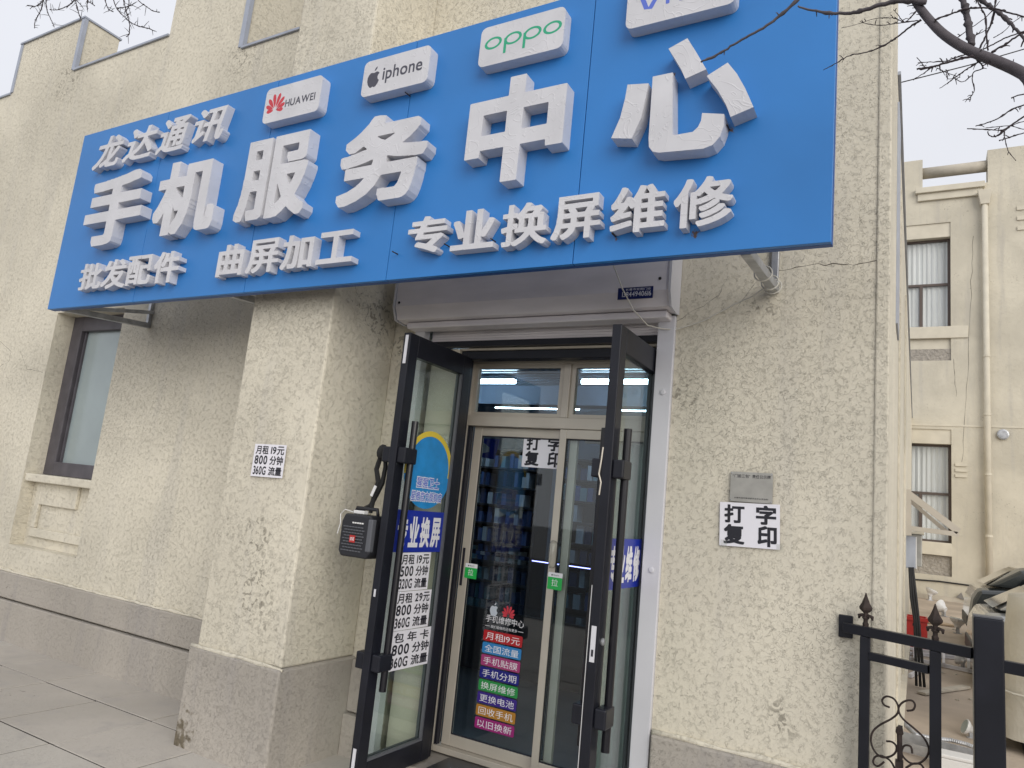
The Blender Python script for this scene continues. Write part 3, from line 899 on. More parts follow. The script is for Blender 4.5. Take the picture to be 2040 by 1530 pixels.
def apple(cx, cy, s):
    b = [(0, .62), (.12, .66), (.30, .70), (.47, .64), (.60, .50), (.46, .36), (.42, .16), (.50, -.06), (.64, -.16), (.52, -.44), (.34, -.68), (.18, -.74), (0, -.66), (-.16, -.74), (-.34, -.68),
         (-.54, -.42), (-.66, -.08), (-.66, .26), (-.54, .52), (-.34, .68), (-.16, .66)]
    lf = [(.02, .78), (.04, .96), (.16, 1.12), (.30, 1.18), (.28, 1.0), (.16, .84)]
    return [np.array(b) * s + (cx, cy), np.array(lf) * s + (cx, cy)]
lb, f_, W_, H_ = logo_box((531, 178), (645, 150), (524, 247), (633, 221))
shape("emblem", flower(W_ * .205, H_ * .33, W_ * .19), f_, red_ink, lb, .0008)
text("lettering", "HUAWEI", f_, (W_ * .385, H_ * .34, W_ * .91, H_ * .55), grey_ink, lb, .022, .0008)
lb, f_, W_, H_ = logo_box((727, 124), (859, 90), (719, 196), (852, 161))
shape("emblem", apple(W_ * .17, H_ * .44, H_ * .30), f_, grey_ink, lb, .0008)
text("lettering", "iphone", f_, (W_ * .31, H_ * .25, W_ * .90, H_ * .72), grey_ink, lb, .014, .0008)
lb, f_, W_, H_ = logo_box((958, 58), (1127, 12), (954, 137), (1122, 92))
u = W_ / 1.0
rings = []
for k, cx in enumerate((.165, .405, .635, .865)):
    rings += [ellipse(cx * W_, H_ * .55, .106 * W_, .150 * H_, 30, .12), ellipse(cx * W_, H_ * .55, .074 * W_, .100 * H_, 30, .12)]
shape("emblem", rings, f_, green_ink, lb, .0008)
shape("emblem", [rect(.300 * W_, H_ * .22, .331 * W_, H_ * .60), rect(.530 * W_, H_ * .22, .561 * W_, H_ * .60)], f_, green_ink, lb, .0012)
lb, f_, W_, H_ = logo_box((1253, -52), (1472, -112), (1247, 61), (1464, 4))
vv = []
def vshape(cx, hw): return stroke([(cx - hw, H_ * .68), (cx - hw * .25, H_ * .30), (cx + hw * .1, H_ * .285), (cx + hw, H_ * .62)], H_ * .075)
shape("emblem", [vshape(W_ * .22, W_ * .115)], f_, vblue, lb, .0008)
shape("emblem", [rect(W_ * .375, H_ * .28, W_ * .41, H_ * .60, .006)], f_, vblue, lb, .0010)
shape("emblem", [vshape(W_ * .55, W_ * .115)], f_, vblue, lb, .0012)
shape("emblem", [ellipse(W_ * .80, H_ * .45, W_ * .12, H_ * .19, 26), ellipse(W_ * .80, H_ * .45, W_ * .085, H_ * .12, 26)], f_, vblue, lb, .0014)
# rust spots and fixing pins under letters
for (px, py) in ((1452, 256), (1360, 455), (1398, 452), (1225, 470), (1455, 395), (1330, 390), (970, 128), (815, 190), (640, 217), (893, 490), (790, 505), (985, 480)):
    p = at_y(px, py, SG - .012)
    obj("fixing_pin", MB().tube([(p.x, SG - .001, p.z), (p.x, SG - .05, p.z - .002)], .0035, 6), "rust", S)
# steel brackets holding the sign off the wall
for xb in (-.655, -3.95 + .0, -6.12 + .2):
    br_ = MB(); br_.bar((xb, SG + .06, 2.80), (xb, D - .001, 2.86), .045, .045)
    br_.box(xb - .018, xb + .018, D - .03, D - .001, 2.70 + .16, 3.4)
    obj("bracket", br_, "steel", S, bevel=.003)
fz = MB()
for z in (2.84, 3.5, 4.2):
    fz.box(xs[0] + .03, xs[-1] - .03, SG + .0605, SG + .10, z, z + .04)
obj("rear_rail", fz, "steel", S)
br2 = MB(); p = Vector((-5.92, 0, 0))
br2.bar((-5.90, SG + .1, 2.82), (-5.90, D - .002, 2.98), .03, .03)
obj("bracket", br2, "steel", S)

# white cable sagging from the sign across the guide rail to the bracket
cb = MB()
pts = [at_y(1222, 528, 3.55), at_y(1240, 575, 3.58), at_y(1262, 618, 3.62), at_y(1290, 648, 3.70), at_y(1318, 655, 3.755), at_y(1346, 657, 3.79),
       at_y(1400, 640, 3.785), at_y(1460, 608, 3.785), at_y(1500, 590, 3.76), at_y(1525, 572, 3.70), at_y(1545, 560, 3.74)]
cb.tube(pts, .0038, 6)
tag(obj("cable", cb, "cable", smooth=True), "thin white cable sagging from the sign across the shutter box corner", "cable")
for k, t in enumerate((.55, .80, .92)):
    a = Vector((-.655, SG + .06, 2.80)).lerp(Vector((-.655, D, 2.86)), t)
    ring = [(a.x + .042 * math.cos(q), a.y + .01 * math.sin(q), a.z + .042 * math.sin(q)) for q in np.linspace(0, 2 * math.pi, 15)]
    obj("cable_loop", MB().tube(ring, .0038, 6, False), "cable", S)

# ================================================================== PAPERS AND STICKERS
def paper(name, label, cat, fr, w_, h_, lines, m="paper", ink="ink", bold=.022, z=.0, thick=.0006):
    t = thing(name, label, cat, fr.p(w_ / 2, 0))
    g_ = MB(); nx, nz = 8, 6; amp = .0025
    for i in range(nx):
        for j in range(nz):
            q = []
            for a, b in ((i, j), (i + 1, j), (i + 1, j + 1), (i, j + 1)):
                q.append(fr.p(w_ * a / nx, h_ * b / nz, z))
            g_.quad(*q)
    obj("sheet", g_, m, t)
    for s, box in lines:
        text("lettering", s, fr, (box[0] * w_, box[1] * h_, box[2] * w_, box[3] * h_), ink, t, bold, z + .0012)
    return t
PR = [("打", (.08, .53, .42, .95)), ("字", (.61, .53, .94, .96)), ("复", (.07, .05, .42, .50)), ("印", (.64, .04, .95, .50))]
a, b, c = at_y(1440, 1000, D - .012), at_y(1560, 1006, D - .012), at_y(1433, 1086, D - .012)
t = paper("paper_notice", "white paper notice reading 打字复印 taped to the wall right of the doors", "notice",
      Frame(c, b - a, a - c), (b - a).length, (a - c).length, PR, bold=.034)
f2 = Frame(c, b - a, a - c)
for x, y in ((.02, -.05), (.93, -.06)):
    obj("tape", MB().quad(f2.p(.297 * x, .21 * y, .003), f2.p(.297 * x + .035, .21 * y, .003), f2.p(.297 * x + .03, .21 * y + .04, .003), f2.p(.297 * x, .21 * y + .04, .003)), "tape", t)
# metal notice plate above it
a, b, c = at_y(1456, 939, D - .016), at_y(1540, 943, D - .016), at_y(1454, 998, D - .016)
fr = Frame(c, b - a, a - c); w_, h_ = (b - a).length, (a - c).length
t = thing("notice_plate", "small steel plate with engraved black text above the paper notice", "plate", c)
shape("plate", [rect(0, 0, w_, h_, .006)], fr, "plate", t, -.010, .010)
text("lettering", "“门前三包”", fr, (.05 * w_, .80 * h_, .47 * w_, .92 * h_), "ink", t, .012, .001)
text("lettering", "责任公示牌", fr, (.52 * w_, .80 * h_, .95 * w_, .92 * h_), "ink", t, .012, .001)
text("lettering", "长春市城市管理委员会办公室监制", fr, (.10 * w_, .10 * h_, .90 * w_, .155 * h_), "ink", t, .004, .001)
for x, y in ((.03, .05), (.97, .05), (.03, .95), (.97, .95)):
    obj("rivet", MB().lathe(fr.p(x * w_, y * h_, 0), fr.N, [(0, .003), (.002, .003), (.003, .0015)], 8), "steel", t)
# plan notice on the pilaster
a, b, c = at_y(510, 884, PIL - .012), at_y(573, 887, PIL - .012), at_y(499, 948, PIL - .012)
def plan(l1, l2, l3):
    out = []
    for s, (y0, y1) in zip((l1, l2, l3), ((.69, .95), (.38, .65), (.06, .32))):
        L, R_ = s
        out += [(L, (.06, y0, .46, y1)), (R_, (.54, y0, .95, y1))]
    return out
paper("paper_notice", "white paper phone-plan notice pasted on the pilaster face", "notice", Frame(c, b - a, a - c),
      (b - a).length, (a - c).length, plan(("月租", "19元"), ("800", "分钟"), ("360G", "流量")))
# left leaf: round sticker, navy banner, three plan sheets
lf = leaf_frame(LX + .0045)
t = thing("round_sticker", "round blue sticker with a yellow arc on the glass of the sticker-covered door", "sticker", (LX + .005, 3.60, 1.56))
cy_, cz_, ry_, rz_ = 3.610, 1.775, .245, .235
arc = [(cy_ + ry_ * math.cos(q), cz_ + rz_ * math.sin(q)) for q in np.linspace(math.radians(-10), math.radians(190), 40)]
arc2 = [(cy_ + ry_ * .86 * math.cos(q), cz_ + rz_ * .86 * math.sin(q)) for q in np.linspace(math.radians(190), math.radians(-10), 40)]
shape("disc", [ellipse(cy_, cz_, ry_, rz_, 48)], lf, "sky_vinyl", t, .0006)
shape("yellow_arc", [np.array(arc + arc2)], lf, "yellow", t, .0012)
def outlined(s, box, par):
    n_ = len(s); w1 = (box[2] - box[0]) / n_
    for i, ch in enumerate(s):
        a = box[0] + i * w1
        shape("lettering_outline", fit(text_loops(ch, .06), a - .001, box[1] - .005, a + w1 + .001, box[3] + .005), lf, "vinyl_white", par, .0014 + .0001 * (i % 2))
        text("lettering", ch, lf, (a + .003, box[1], a + w1 - .003, box[3]), vblue, par, .016, .0022)
outlined("猩猩卫士", (3.50, 1.665, 3.74, 1.725), t)
outlined("星橙官方授权店", (3.46, 1.585, 3.78, 1.640), t)
def banner(name, label, X, y0, y1, z0, z1, chars):
    fr = leaf_frame(X + .0045)
    t = thing(name, label, "sticker", (X + .005, (y0 + y1) / 2, z0))
    shape("vinyl", [rect(y0, z0, y1, z1)], fr, "navy", t, .0008)
    n_ = len(chars); w1 = (y1 - y0 - .05) / n_
    for i, ch in enumerate(chars):
        a = y0 + .025 + i * w1
        text("lettering", ch, fr, (a + .008, z0 + .028, a + w1 - .008, z1 - .035), "vinyl_white", t, .036, .0016)
    return t
banner("door_banner", "navy banner sticker reading 专业换屏 on the sticker-covered door glass", LX, 3.342, 3.838, 1.284, 1.526, "专业换屏")
banner("door_banner", "navy banner sticker reading 专业维修 on the door glass beside the white rail", RX, 3.342, 3.838, 1.254, 1.500, "专业维修")
sheets = [(1.062, 1.281, plan(("月租", "19元"), ("500", "分钟"), ("320G", "流量")), "topmost white plan sheet under the navy banner on the door glass"),
          (.842, 1.060, plan(("月租", "29元"), ("800", "分钟"), ("360G", "流量")), "middle white plan sheet of the three on the door glass"),
          (.622, .840, [("包 年 卡", (.08, .69, .92, .95))] + plan(("月租", "19元"), ("800", "分钟"), ("360G", "流量"))[2:], "lowest white plan sheet of the three on the door glass")]
for k, (z0, z1, lines, lab) in enumerate(sheets):
    y0 = 3.432
    fr = Frame((LX + .0046, y0, z0), (0, 1, random.uniform(-.008, .008)), (0, 0, 1))
    paper("plan_sheet", lab, "notice", fr, (.305, .355, .405)[k], z1 - z0, lines, z=.0008)
# paper behind the sliding glass
fr = wall_frame(SYF + .062, -2.236, 1.866)
paper("paper_notice", "white paper notice reading 打字复印 stuck inside the sliding glass", "notice", fr, .29, .208, PR, bold=.034)
# green pull stickers
def pull(fr, w_, h_, label):
    t = thing("pull_sticker", label, "sticker", fr.O, "green pull stickers on the sliding door")
    shape("white_top", [rect(0, h_ * .70, w_, h_, .004)], fr, "vinyl_white", t, .0006)
    shape("green_field", [rect(0, 0, w_, h_ * .72, .004)], fr, "green", t, .0012)
    text("lettering", "拉", fr, (w_ * .28, h_ * .20, w_ * .72, h_ * .62), "vinyl_white", t, .004, .0018)
    shape("mark", [ellipse(w_ * .27, h_ * .845, w_ * .05, w_ * .05, 12)], fr, "ink", t, .0012)
    text("lettering", "微信支付", fr, (w_ * .36, h_ * .80, w_ * .74, h_ * .89), "ink", t, .004, .0012)
pull(wall_frame(SYF + .049, -2.572, 1.122), .092, .094, "green pull sticker beside the black slot of the sliding door")
pull(wall_frame(SYF + .0072, -1.950, 1.140), .096, .100, "green pull sticker under the clear handle cover of the sliding door")
# decal list on the sliding glass
fr = wall_frame(SYF + .0635)
t = thing("service_decal", "phone-repair decal with logos and a column of coloured text bars on the sliding glass", "decal", (-2.26, SYF + .064, .24))
def dp(px, py): q = at_y(px, py, SYF + .0635); return q.x, q.z
chips = [("月租19元", (.42, .012, .018)), ("全国流量", (.03, .21, .50)), ("手机贴膜", (.36, .04, .17)), ("手机分期", (.012, .012, .20)), ("换屏维修", (.02, .26, .06)),
         ("更换电池", (.04, .015, .22)), ("回收手机", (.42, .19, .025)), ("以旧换新", (.30, .015, .16))]
x0, x1 = -2.392, -2.112; zt, pitch = .826, .0742
for k, (s, col) in enumerate(chips):
    zz = zt - k * pitch
    cm = mat("chip_vinyl", col, .4)
    shape("text_bar", [rect(x0, zz - .066, x1, zz, .010)], fr, cm, t, .0004)
    text("lettering", s, fr, (x0 + .018, zz - .056, x1 - .018, zz - .012), "vinyl_white", t, .006, .0010)
text("lettering", "手机维修中心", fr, (-2.386, .875, -2.112, .920), "vinyl_white", t, .004, .0004)
text("lettering", "我们能做的还有更多", fr, (-2.345, .842, -2.155, .860), "vinyl_white", t, .0, .0004)
shape("rule", [rect(-2.388, .850, -2.352, .8525)], fr, "vinyl_white", t, .0004); shape("rule", [rect(-2.148, .850, -2.112, .8525)], fr, "vinyl_white", t, .0004)
ax, az = dp(984, 1217)
shape("emblem", apple(ax, az, .044), fr, mat("silver_print", (.50, .55, .62), .5), t, .0004)
ax, az = dp(1013, 1222)
shape("emblem", flower(ax, az - .018, .050), fr, red_ink, t, .0004)
text("lettering", "HUAWEI", fr, (ax - .042, az - .050, ax + .042, az - .034), "vinyl_white", t, .004, .0004)
# stain-blue sticker on the shutter box
fr = wall_frame(SY - .0012)
a = at_y(1232, 573, SY); b = at_y(1300, 598, SY)
fx0, fx1, fz0, fz1 = a.x, b.x, b.z + .012, a.z - .004
t = thing("phone_sticker", "small dark blue sticker with a phone number on the shutter box", "sticker", (fx0, SY, fz0))
shape("vinyl", [rect(fx0, fz0, fx1, fz1)], fr, mat("dark_blue_vinyl", (.008, .015, .10), .4), t, .0004)
wv, hv = fx1 - fx0, fz1 - fz0
text("lettering", "13844940616", fr, (fx0 + .13 * wv, fz0 + .22 * hv, fx1 - .05 * wv, fz0 + .64 * hv), "vinyl_white", t, .010, .0010)
text("lettering", "长春市宏图门业", fr, (fx0 + .22 * wv, fz0 + .72 * hv, fx1 - .06 * wv, fz0 + .92 * hv), "vinyl_white", t, .006, .0010)

# ================================================================== SPEAKER HANGING FROM THE DOOR HANDLE
sp = thing("portable_speaker", "black portable speaker hanging by its strap from the door handle", "speaker", (-2.765, 3.30, 1.24))
x0, x1, y0, y1, z0, z1 = -2.895, -2.665, 3.235, 3.40, 1.235, 1.475
ring = [(x0 + .02, y0, z0), (x1 - .02, y0, z0), (x1, y0, z0 + .03), (x1, y0, z1 - .045), (x1 - .02, y0, z1), (x0 + .02, y0, z1), (x0, y0, z1 - .045), (x0, y0, z0 + .03)]
obj("body", MB().prism(ring, (0, y1 - y0, 0)), "plastic", sp, bevel=.01)
gr = MB()
for j in range(9):
    for i in range(7):
        xx = x0 + .030 + i * .0215 + (.0107 if j % 2 else 0); zz = z0 + .035 + j * .0165
        if xx < x1 - .035: gr.hexa([(xx - .009, y0 - .001, zz - .003), (xx + .009, y0 - .001, zz - .003), (xx + .007, y0 - .006, zz - .002), (xx - .007, y0 - .006, zz - .002),
                                    (xx - .009, y0 - .001, zz + .004), (xx + .009, y0 - .001, zz + .004), (xx + .007, y0 - .006, zz + .002), (xx - .007, y0 - .006, zz + .002)])
obj("grille", gr, "grey_plastic", sp)
obj("side_trim", MB().box(x1 - .030, x1 + .004, y0 - .006, y0 + .03, z0 + .04, z1 - .02), "grey_plastic", sp, bevel=.006)
obj("badge", MB().box(x0 + .082, x0 + .122, y0 - .009, y0 - .0065, z0 + .082, z0 + .122), "red", sp)
text("lettering", "双诺", wall_frame(y0 - .0095), (x0 + .087, z0 + .092, x0 + .117, z0 + .112), "vinyl_white", sp, .01, .0004)
for i in range(5):
    obj("button", MB().box(x0 + .085 + i * .017, x0 + .097 + i * .017, y0 - .004, y0 - .0005, z1 - .052, z1 - .044), "white_plastic", sp)
hd = MB(); hd.tube([(x0 + .03, 3.31, z1 - .002), (x0 + .04, 3.31, z1 + .035), (x1 - .04, 3.31, z1 + .035), (x1 - .03, 3.31, z1 - .002)], .011, 8)
obj("handle", hd, "plastic", sp, smooth=True)
HXo, HYo = LX - .075, 3.45
stp_ = MB()
for k, px in enumerate(([(738, 1022), (746, 985), (754, 960), (750, 935), (760, 905)], [(716, 1018), (738, 1008), (750, 985), (762, 962), (768, 930), (768, 905)])):
    P = [at_y(x, y, 3.315 + .012 * k) for x, y in px]
    stp_.tube(P, [.012, .015, .016, .015, .014, .013][:len(P)], 6)
obj("strap", stp_, "strap", sp)
kn = MB(); pk_ = at_y(762, 900, 3.31)
kn.lathe(pk_ + Vector((-.008, 0, -.045)), (.15, 0, 1), [(0, .012), (.015, .026), (.035, .033), (.055, .032), (.075, .024), (.088, .010)], 9)
obj("strap_knot", kn, "strap", sp, smooth=True)
p = at_y(744, 978, 3.28); obj("tag", MB().bar(p + Vector((.012, 0, .03)), p - Vector((.012, 0, .03)), .004, .018, up=(1, 0, 0)), "white_plastic", sp)
ch_ = MB(); ch_.box(x0 + .055, x0 + .135, 3.26, 3.30, z1 + .002, z1 + .022)
obj("charger_plug", ch_, "white_plastic", sp, bevel=.004)
wr = MB(); wr.tube([(x0 + .06, 3.255, z1 + .01), (x0 + .01, 3.24, z1 + .02), (x0 - .015, 3.235, z1 - .01), (x0 + .0, 3.228, z1 - .06), (x0 - .012, 3.225, z1 - .12)], .0025, 6)
obj("charger_wire", wr, "white_plastic", sp)

# ================================================================== INSIDE THE SHOP
def tube_light(a, b, label):
    t = thing("tube_light", label, "light", (a + b) / 2)
    obj("lit_tube", MB().tube([a, b], .022, 10), "tube", t, smooth=True)
    obj("fitting", MB().bar(a + Vector((0, 0, .035)), b + Vector((0, 0, .035)), .06, .022), "white_plastic", t)
tube_light(Vector((-4.98, 6.63, 2.93)), Vector((-3.77, 6.63, 2.93)), "lit ceiling tube at upper left inside the shop")
tube_light(Vector((-2.99, 6.63, 2.93)), Vector((-1.80, 6.63, 2.93)), "lit ceiling tube at upper right inside the shop")
tube_light(Vector((-5.02, 8.36, 2.93)), Vector((-3.78, 8.36, 2.93)), "farther, lower-looking lit ceiling tube inside the shop")
tube_light(Vector((-3.2, 8.36, 2.93)), Vector((-2.0, 8.36, 2.93)), "farther lit ceiling tube behind the right transom pane")
pk_m = [mat("pack_blue", (.07, .12, .30), .5), mat("pack_pale", (.50, .55, .62), .5), mat("pack_teal", (.17, .32, .40), .5), mat("pack_navy", (.03, .05, .13), .5)]
def shelf_unit(label, short, x0, x1, Y, z0, rows, cols, hgt, seed, dense):
    rnd = random.Random(seed)
    t = thing("shelf_unit", label, "shelf", ((x0 + x1) / 2, Y, z0))
    fr = MB(); fr.box(x0, x0 + .03, Y, Y + .35, .06, z0 + rows * hgt); fr.box(x1 - .03, x1, Y, Y + .35, .06, z0 + rows * hgt)
    fr.box(x0 + .03, x1 - .03, Y + .33, Y + .35, .06, z0 + rows * hgt)
    obj("frame", fr, "shelf", t)
    for r in range(rows + 1):
        obj("shelf_board", MB().box(x0 + .031, x1 - .031, Y, Y + .329, z0 + r * hgt - .02, z0 + r * hgt), "shelf", t)
    ORD = ("first", "second", "third", "fourth", "fifth", "sixth", "seventh", "eighth", "ninth", "tenth", "eleventh", "twelfth", "thirteenth", "fourteenth", "fifteenth", "sixteenth")
    for r in range(rows):
        x = x0 + .05; cnt = 0
        while x < x1 - .12:
            wd = rnd.uniform(.035, .07) if dense else rnd.uniform(.05, .09)
            h = rnd.uniform(.55, .85) * hgt
            if rnd.random() < .86:
                b = obj("accessory_pack", MB().box(x, x + wd, Y + .02 + rnd.uniform(0, .04), Y + .2, z0 + r * hgt + .001, z0 + r * hgt + h), pk_m[(ci := rnd.randrange(4))])
                tag(b, f"{('blue', 'pale', 'teal', 'navy')[ci]} pack, {ORD[cnt]} from left on {ORD[r]} board up of the {short} shop shelf", "package", "accessory packs on the shop shelves"); cnt += 1
            x += wd + rnd.choice((.006, .01, .03, .06))
shelf_unit("dark shelf of blue boxed goods seen through the left of the sliding door", "left", -4.75, -3.82, 7.5, .30, 9, 8, .22, 3, True)
shelf_unit("dark shelf of upright packs seen through the right of the sliding door", "middle", -3.70, -2.60, 7.7, .55, 7, 7, .24, 5, False)
shelf_unit("dark shelf of packs behind the narrow right-hand glass panel", "right", -2.5, -1.3, 7.9, .55, 7, 7, .24, 8, False)
pv_ = thing("strip_curtain", "pale green plastic strip curtain bunched behind the right-hand sliding panel", "curtain", (-1.55, 4.24, .08))
pvm = mat("pale_green_pvc", (.50, .55, .49), .35, var=.06, vscale=3, stretch=(6, 6, .2))
for k in range(3):
    cu_ = MB(); n_ = 14
    for i in range(n_):
        xa, xb = -1.675 + .095 * k + .11 * i / n_, -1.675 + .095 * k + .11 * (i + 1) / n_
        ya, yb = 4.24 + .012 * k + .02 * math.sin(i * .55 + k), 4.24 + .012 * k + .02 * math.sin((i + 1) * .55 + k)
        cu_.quad((xa, ya, .09), (xb, yb, .09), (xb, yb, 2.05), (xa, ya, 2.05))
    obj("plastic_strip", cu_, pvm, pv_, smooth=True)
obj("hanging_rail", MB().box(-1.85, -1.35, 4.225, 4.28, 2.051, 2.08), "alu", pv_)
ct = thing("glass_counter", "glass display counter with a blue light strip inside the shop", "counter", (-2.9, 6.3, .06))
obj("cabinet", MB().box(-4.2, -1.5, 6.2, 6.75, .06, .62), "shelf", ct)
obj("glass_top", MB().box(-4.2, -1.5, 6.2, 6.75, .63, 1.12), "glass_in", ct)
obj("light_strip", MB().box(-3.15, -1.9, 6.19, 6.199, 1.125, 1.133), "led", ct)
ps = thing("hanging_poster", "blue poster board hanging at upper left inside the sliding door", "poster", (-3.35, 5.4, 1.9))
q = [at_y(957, 873, 5.4), at_y(994, 875, 5.4), at_y(984, 915, 5.4), at_y(952, 910, 5.4)]
obj("board", MB().prism(q, (0, .012, 0)), "navy", ps)
obj("picture_area", MB().prism([q[0].lerp(q[2], .2) + Vector((0, -.002, 0)), q[1].lerp(q[3], .45) + Vector((0, -.002, 0)), q[2].lerp(q[0], .35) + Vector((0, -.002, 0)), q[3].lerp(q[1], .2) + Vector((0, -.002, 0))], (0, .001, 0)), pk_m[1], ps)

# ================================================================== IRON FENCE
F = thing("iron_fence", "black iron fence with spear finials fixed to the corner wall", "fence", (.1, 3.6, 0))
r0 = Vector((-.285, 3.745, 1.215)); r1 = Vector((.195, 3.515, 1.215))
dirF = (r1 - r0).normalized()
fx = MB(); fx.bar(r0, r1, .042, .042); obj("top_rail", fx, "black", F, bevel=.003)
pA = at_y(1724, 1300, 3.72); pA = r0 + dirF * ((pA.x - r0.x) / dirF.x)
pB = at_y(1863, 1300, 3.60); pB = r0 + dirF * ((pB.x - r0.x) / dirF.x)
for p in (pA, pB):
    obj("picket", MB().box(p.x - .021, p.x + .021, p.y - .021, p.y + .021, 0, 1.193), "black", F, bevel=.003)
    obj("finial", MB().lathe((p.x, p.y, 1.236), (0, 0, 1), [(0, .013), (.012, .014), (.018, .010), (.030, .010), (.036, .017), (.042, .010), (.058, .010), (.072, .027), (.082, .029), (.10, .018), (.128, .007), (.145, .002)], 4), "rust", F)
    for s in (-1, 1):
        e = dirF * s
        obj("finial_leaf", MB().tube([Vector((p.x, p.y, 1.272)), Vector((p.x, p.y, 1.284)) + e * .016, Vector((p.x, p.y, 1.280)) + e * .030, Vector((p.x, p.y, 1.266)) + e * .030], [.006, .008, .008, .004], 6), "rust", F, smooth=True)
mr = MB(); mr.bar(pA + dirF * .022 + Vector((0, 0, -.10)), pB - dirF * .022 + Vector((0, 0, -.10)), .034, .034); obj("middle_rail", mr, "black", F, bevel=.003)
post = r1 + dirF * .052
obj("post", MB().box(post.x - .05, post.x + .05, post.y - .045, post.y + .045, 0, 1.36), "black", F, bevel=.006)
obj("post_cap", MB().box(post.x - .049, post.x + .049, post.y - .044, post.y + .044, 1.3605, 1.366), "grey_plastic", F)
ra = post + dirF * .053 + Vector((0, 0, -.025)); obj("top_rail", MB().bar(ra, ra + Vector((1.6, -.55, 0)), .04, .045), "black", F, bevel=.003)
for k in range(5):
    q = ra + Vector((1.6, -.55, 0)) * ((k + .7) / 5.2)
    obj("picket", MB().box(q.x - .02, q.x + .02, q.y - .02, q.y + .02, 0, 1.165), "black", F)
mid = (pA + pB) / 2
def sc_pt(u, z): q = mid + dirF * u; return (q.x, q.y - .0, z)
def scroll(px):
    out = []
    for x, y in px:
        d = ray(x, y); nrm = Vector((-dirF.y, dirF.x, 0)); cpos = Vector((0, 0, HC)); t_ = (mid - cpos).dot(nrm) / d.dot(nrm); out.append(cpos + d * t_)
    # smooth
    res = []
    for i in range(len(out) - 1):
        p0, p1, p2, p3 = out[max(i - 1, 0)], out[i], out[i + 1], out[min(i + 2, len(out) - 1)]
        for k in range(5):
            s = k / 5; res.append(.5 * ((2 * p1) + (p2 - p0) * s + (2 * p0 - 5 * p1 + 4 * p2 - p3) * s * s + (3 * p1 - p0 - 3 * p2 + p3) * s ** 3))
    res.append(out[-1]); return res
def Z3(l): return [(1650 + x / 4.136, 1160 + y / 4.136) for x, y in l]
scr = [Z3([(505, 1030), (460, 1010), (445, 970), (480, 940), (540, 960), (575, 1020), (570, 1080), (520, 1125), (420, 1180), (365, 1235), (352, 1310), (380, 1390), (440, 1440), (510, 1435), (555, 1400), (560, 1350), (525, 1315), (480, 1310)]),
       Z3([(650, 1058), (700, 1050), (715, 1010), (690, 975), (630, 980), (585, 1020), (583, 1070), (620, 1130), (720, 1215), (790, 1285), (828, 1370), (810, 1440), (750, 1490), (680, 1490), (620, 1440), (605, 1390), (630, 1345), (680, 1355), (692, 1410)]),
       Z3([(460, 1480), (410, 1515), (372, 1490), (385, 1440), (440, 1430), (510, 1470), (550, 1540)]),
       Z3([(640, 1530), (700, 1495), (760, 1500), (790, 1540)])]
for s_ in scr:
    obj("scroll", MB().tube(scroll(s_), .0042, 7), "rust", F, smooth=True)
c0 = scroll(Z3([(587, 1250), (592, 1530)]))
obj("centre_bar", MB().tube([c0[0], c0[-1], c0[-1] + Vector((0, 0, -.5))], .011, 6), "rust", F)
obj("centre_collar", MB().bar(c0[0] + Vector((0, 0, -.105)), c0[0] + Vector((0, 0, -.13)), .05, .03), "rust", F)
obj("centre_tip", MB().lathe(c0[0] + Vector((0, 0, -.005)), (0, 0, 1), [(0, .01), (.01, .016), (.03, .013), (.036, .004)], 6), "rust", F)
obj("anchor_plate", MB().box(-.315, -.255, D - .022, D + .0, 1.165, 1.265), "black", F, bevel=.004)

# ================================================================== REAR BLOCK ACROSS THE YARD
RY = 20.0
R = thing("rear_building", "cream two-storey block with stepped parapet closing the yard", "building", (2.0, RY + .4, .5))
def rx(px, py, dy=0): return at_y(px, py, RY + dy)
wx0, wx1 = -.55, rx(1894, 560).x
w2z0, w2z1 = rx(1895, 650).z, rx(1893, 470).z
n2z1 = rx(1893, 442).z
w1z0, w1z1 = rx(1898, 1083).z, rx(1898, 885).z
n1z1 = rx(1898, 856).z
n1z0 = rx(1900, 1150).z
cor = rx(1835, 378).z
px1 = rx(1838, 350).x; px2 = rx(1968, 350).x
pz1 = rx(1838, 318).z; pz2 = rx(1968, 299).z
rw = MB(); t_ = RY + .5
rw.box(-6, wx0, RY, t_, 0, cor); rw.box(wx1, 16, RY, t_, 0, cor)
rw.box(wx0, wx1, RY, t_, 0, n1z0); rw.box(wx0, wx1, RY, t_, n1z1, w2z0 - .86); rw.box(wx0, wx1, RY, t_, n2z1, cor)
rw.box(-6, px1, RY, t_, cor, pz1); rw.box(px2, 16, RY, t_, cor, pz2)
obj("wall", rw, "stucco_far", R)
rail_z = rx(1900, 332).z
obj("parapet_rail", MB().tube([(px1 - .05, RY + .2, rail_z), (px2 + .05, RY + .2, rail_z)], .145, 12), "concrete", R, smooth=True)
cx0, cx1 = rx(1828, 390).x, rx(1957, 372).x
obj("cornice", MB().box(cx0, cx1, RY - .07, RY - .001, cor - .34, cor - .15), "smooth_cream", R, bevel=.01)
obj("cornice_cap", MB().box(cx0 - .05, cx1 + .05, RY - .14, RY + .3, cor - .149, cor + .0), "smooth_cream", R, bevel=.01)
obj("roof_deck", MB().box(px1 + .25, px2 - .15, RY + .3, RY + 5, cor + .001, cor + .10), "concrete", R)
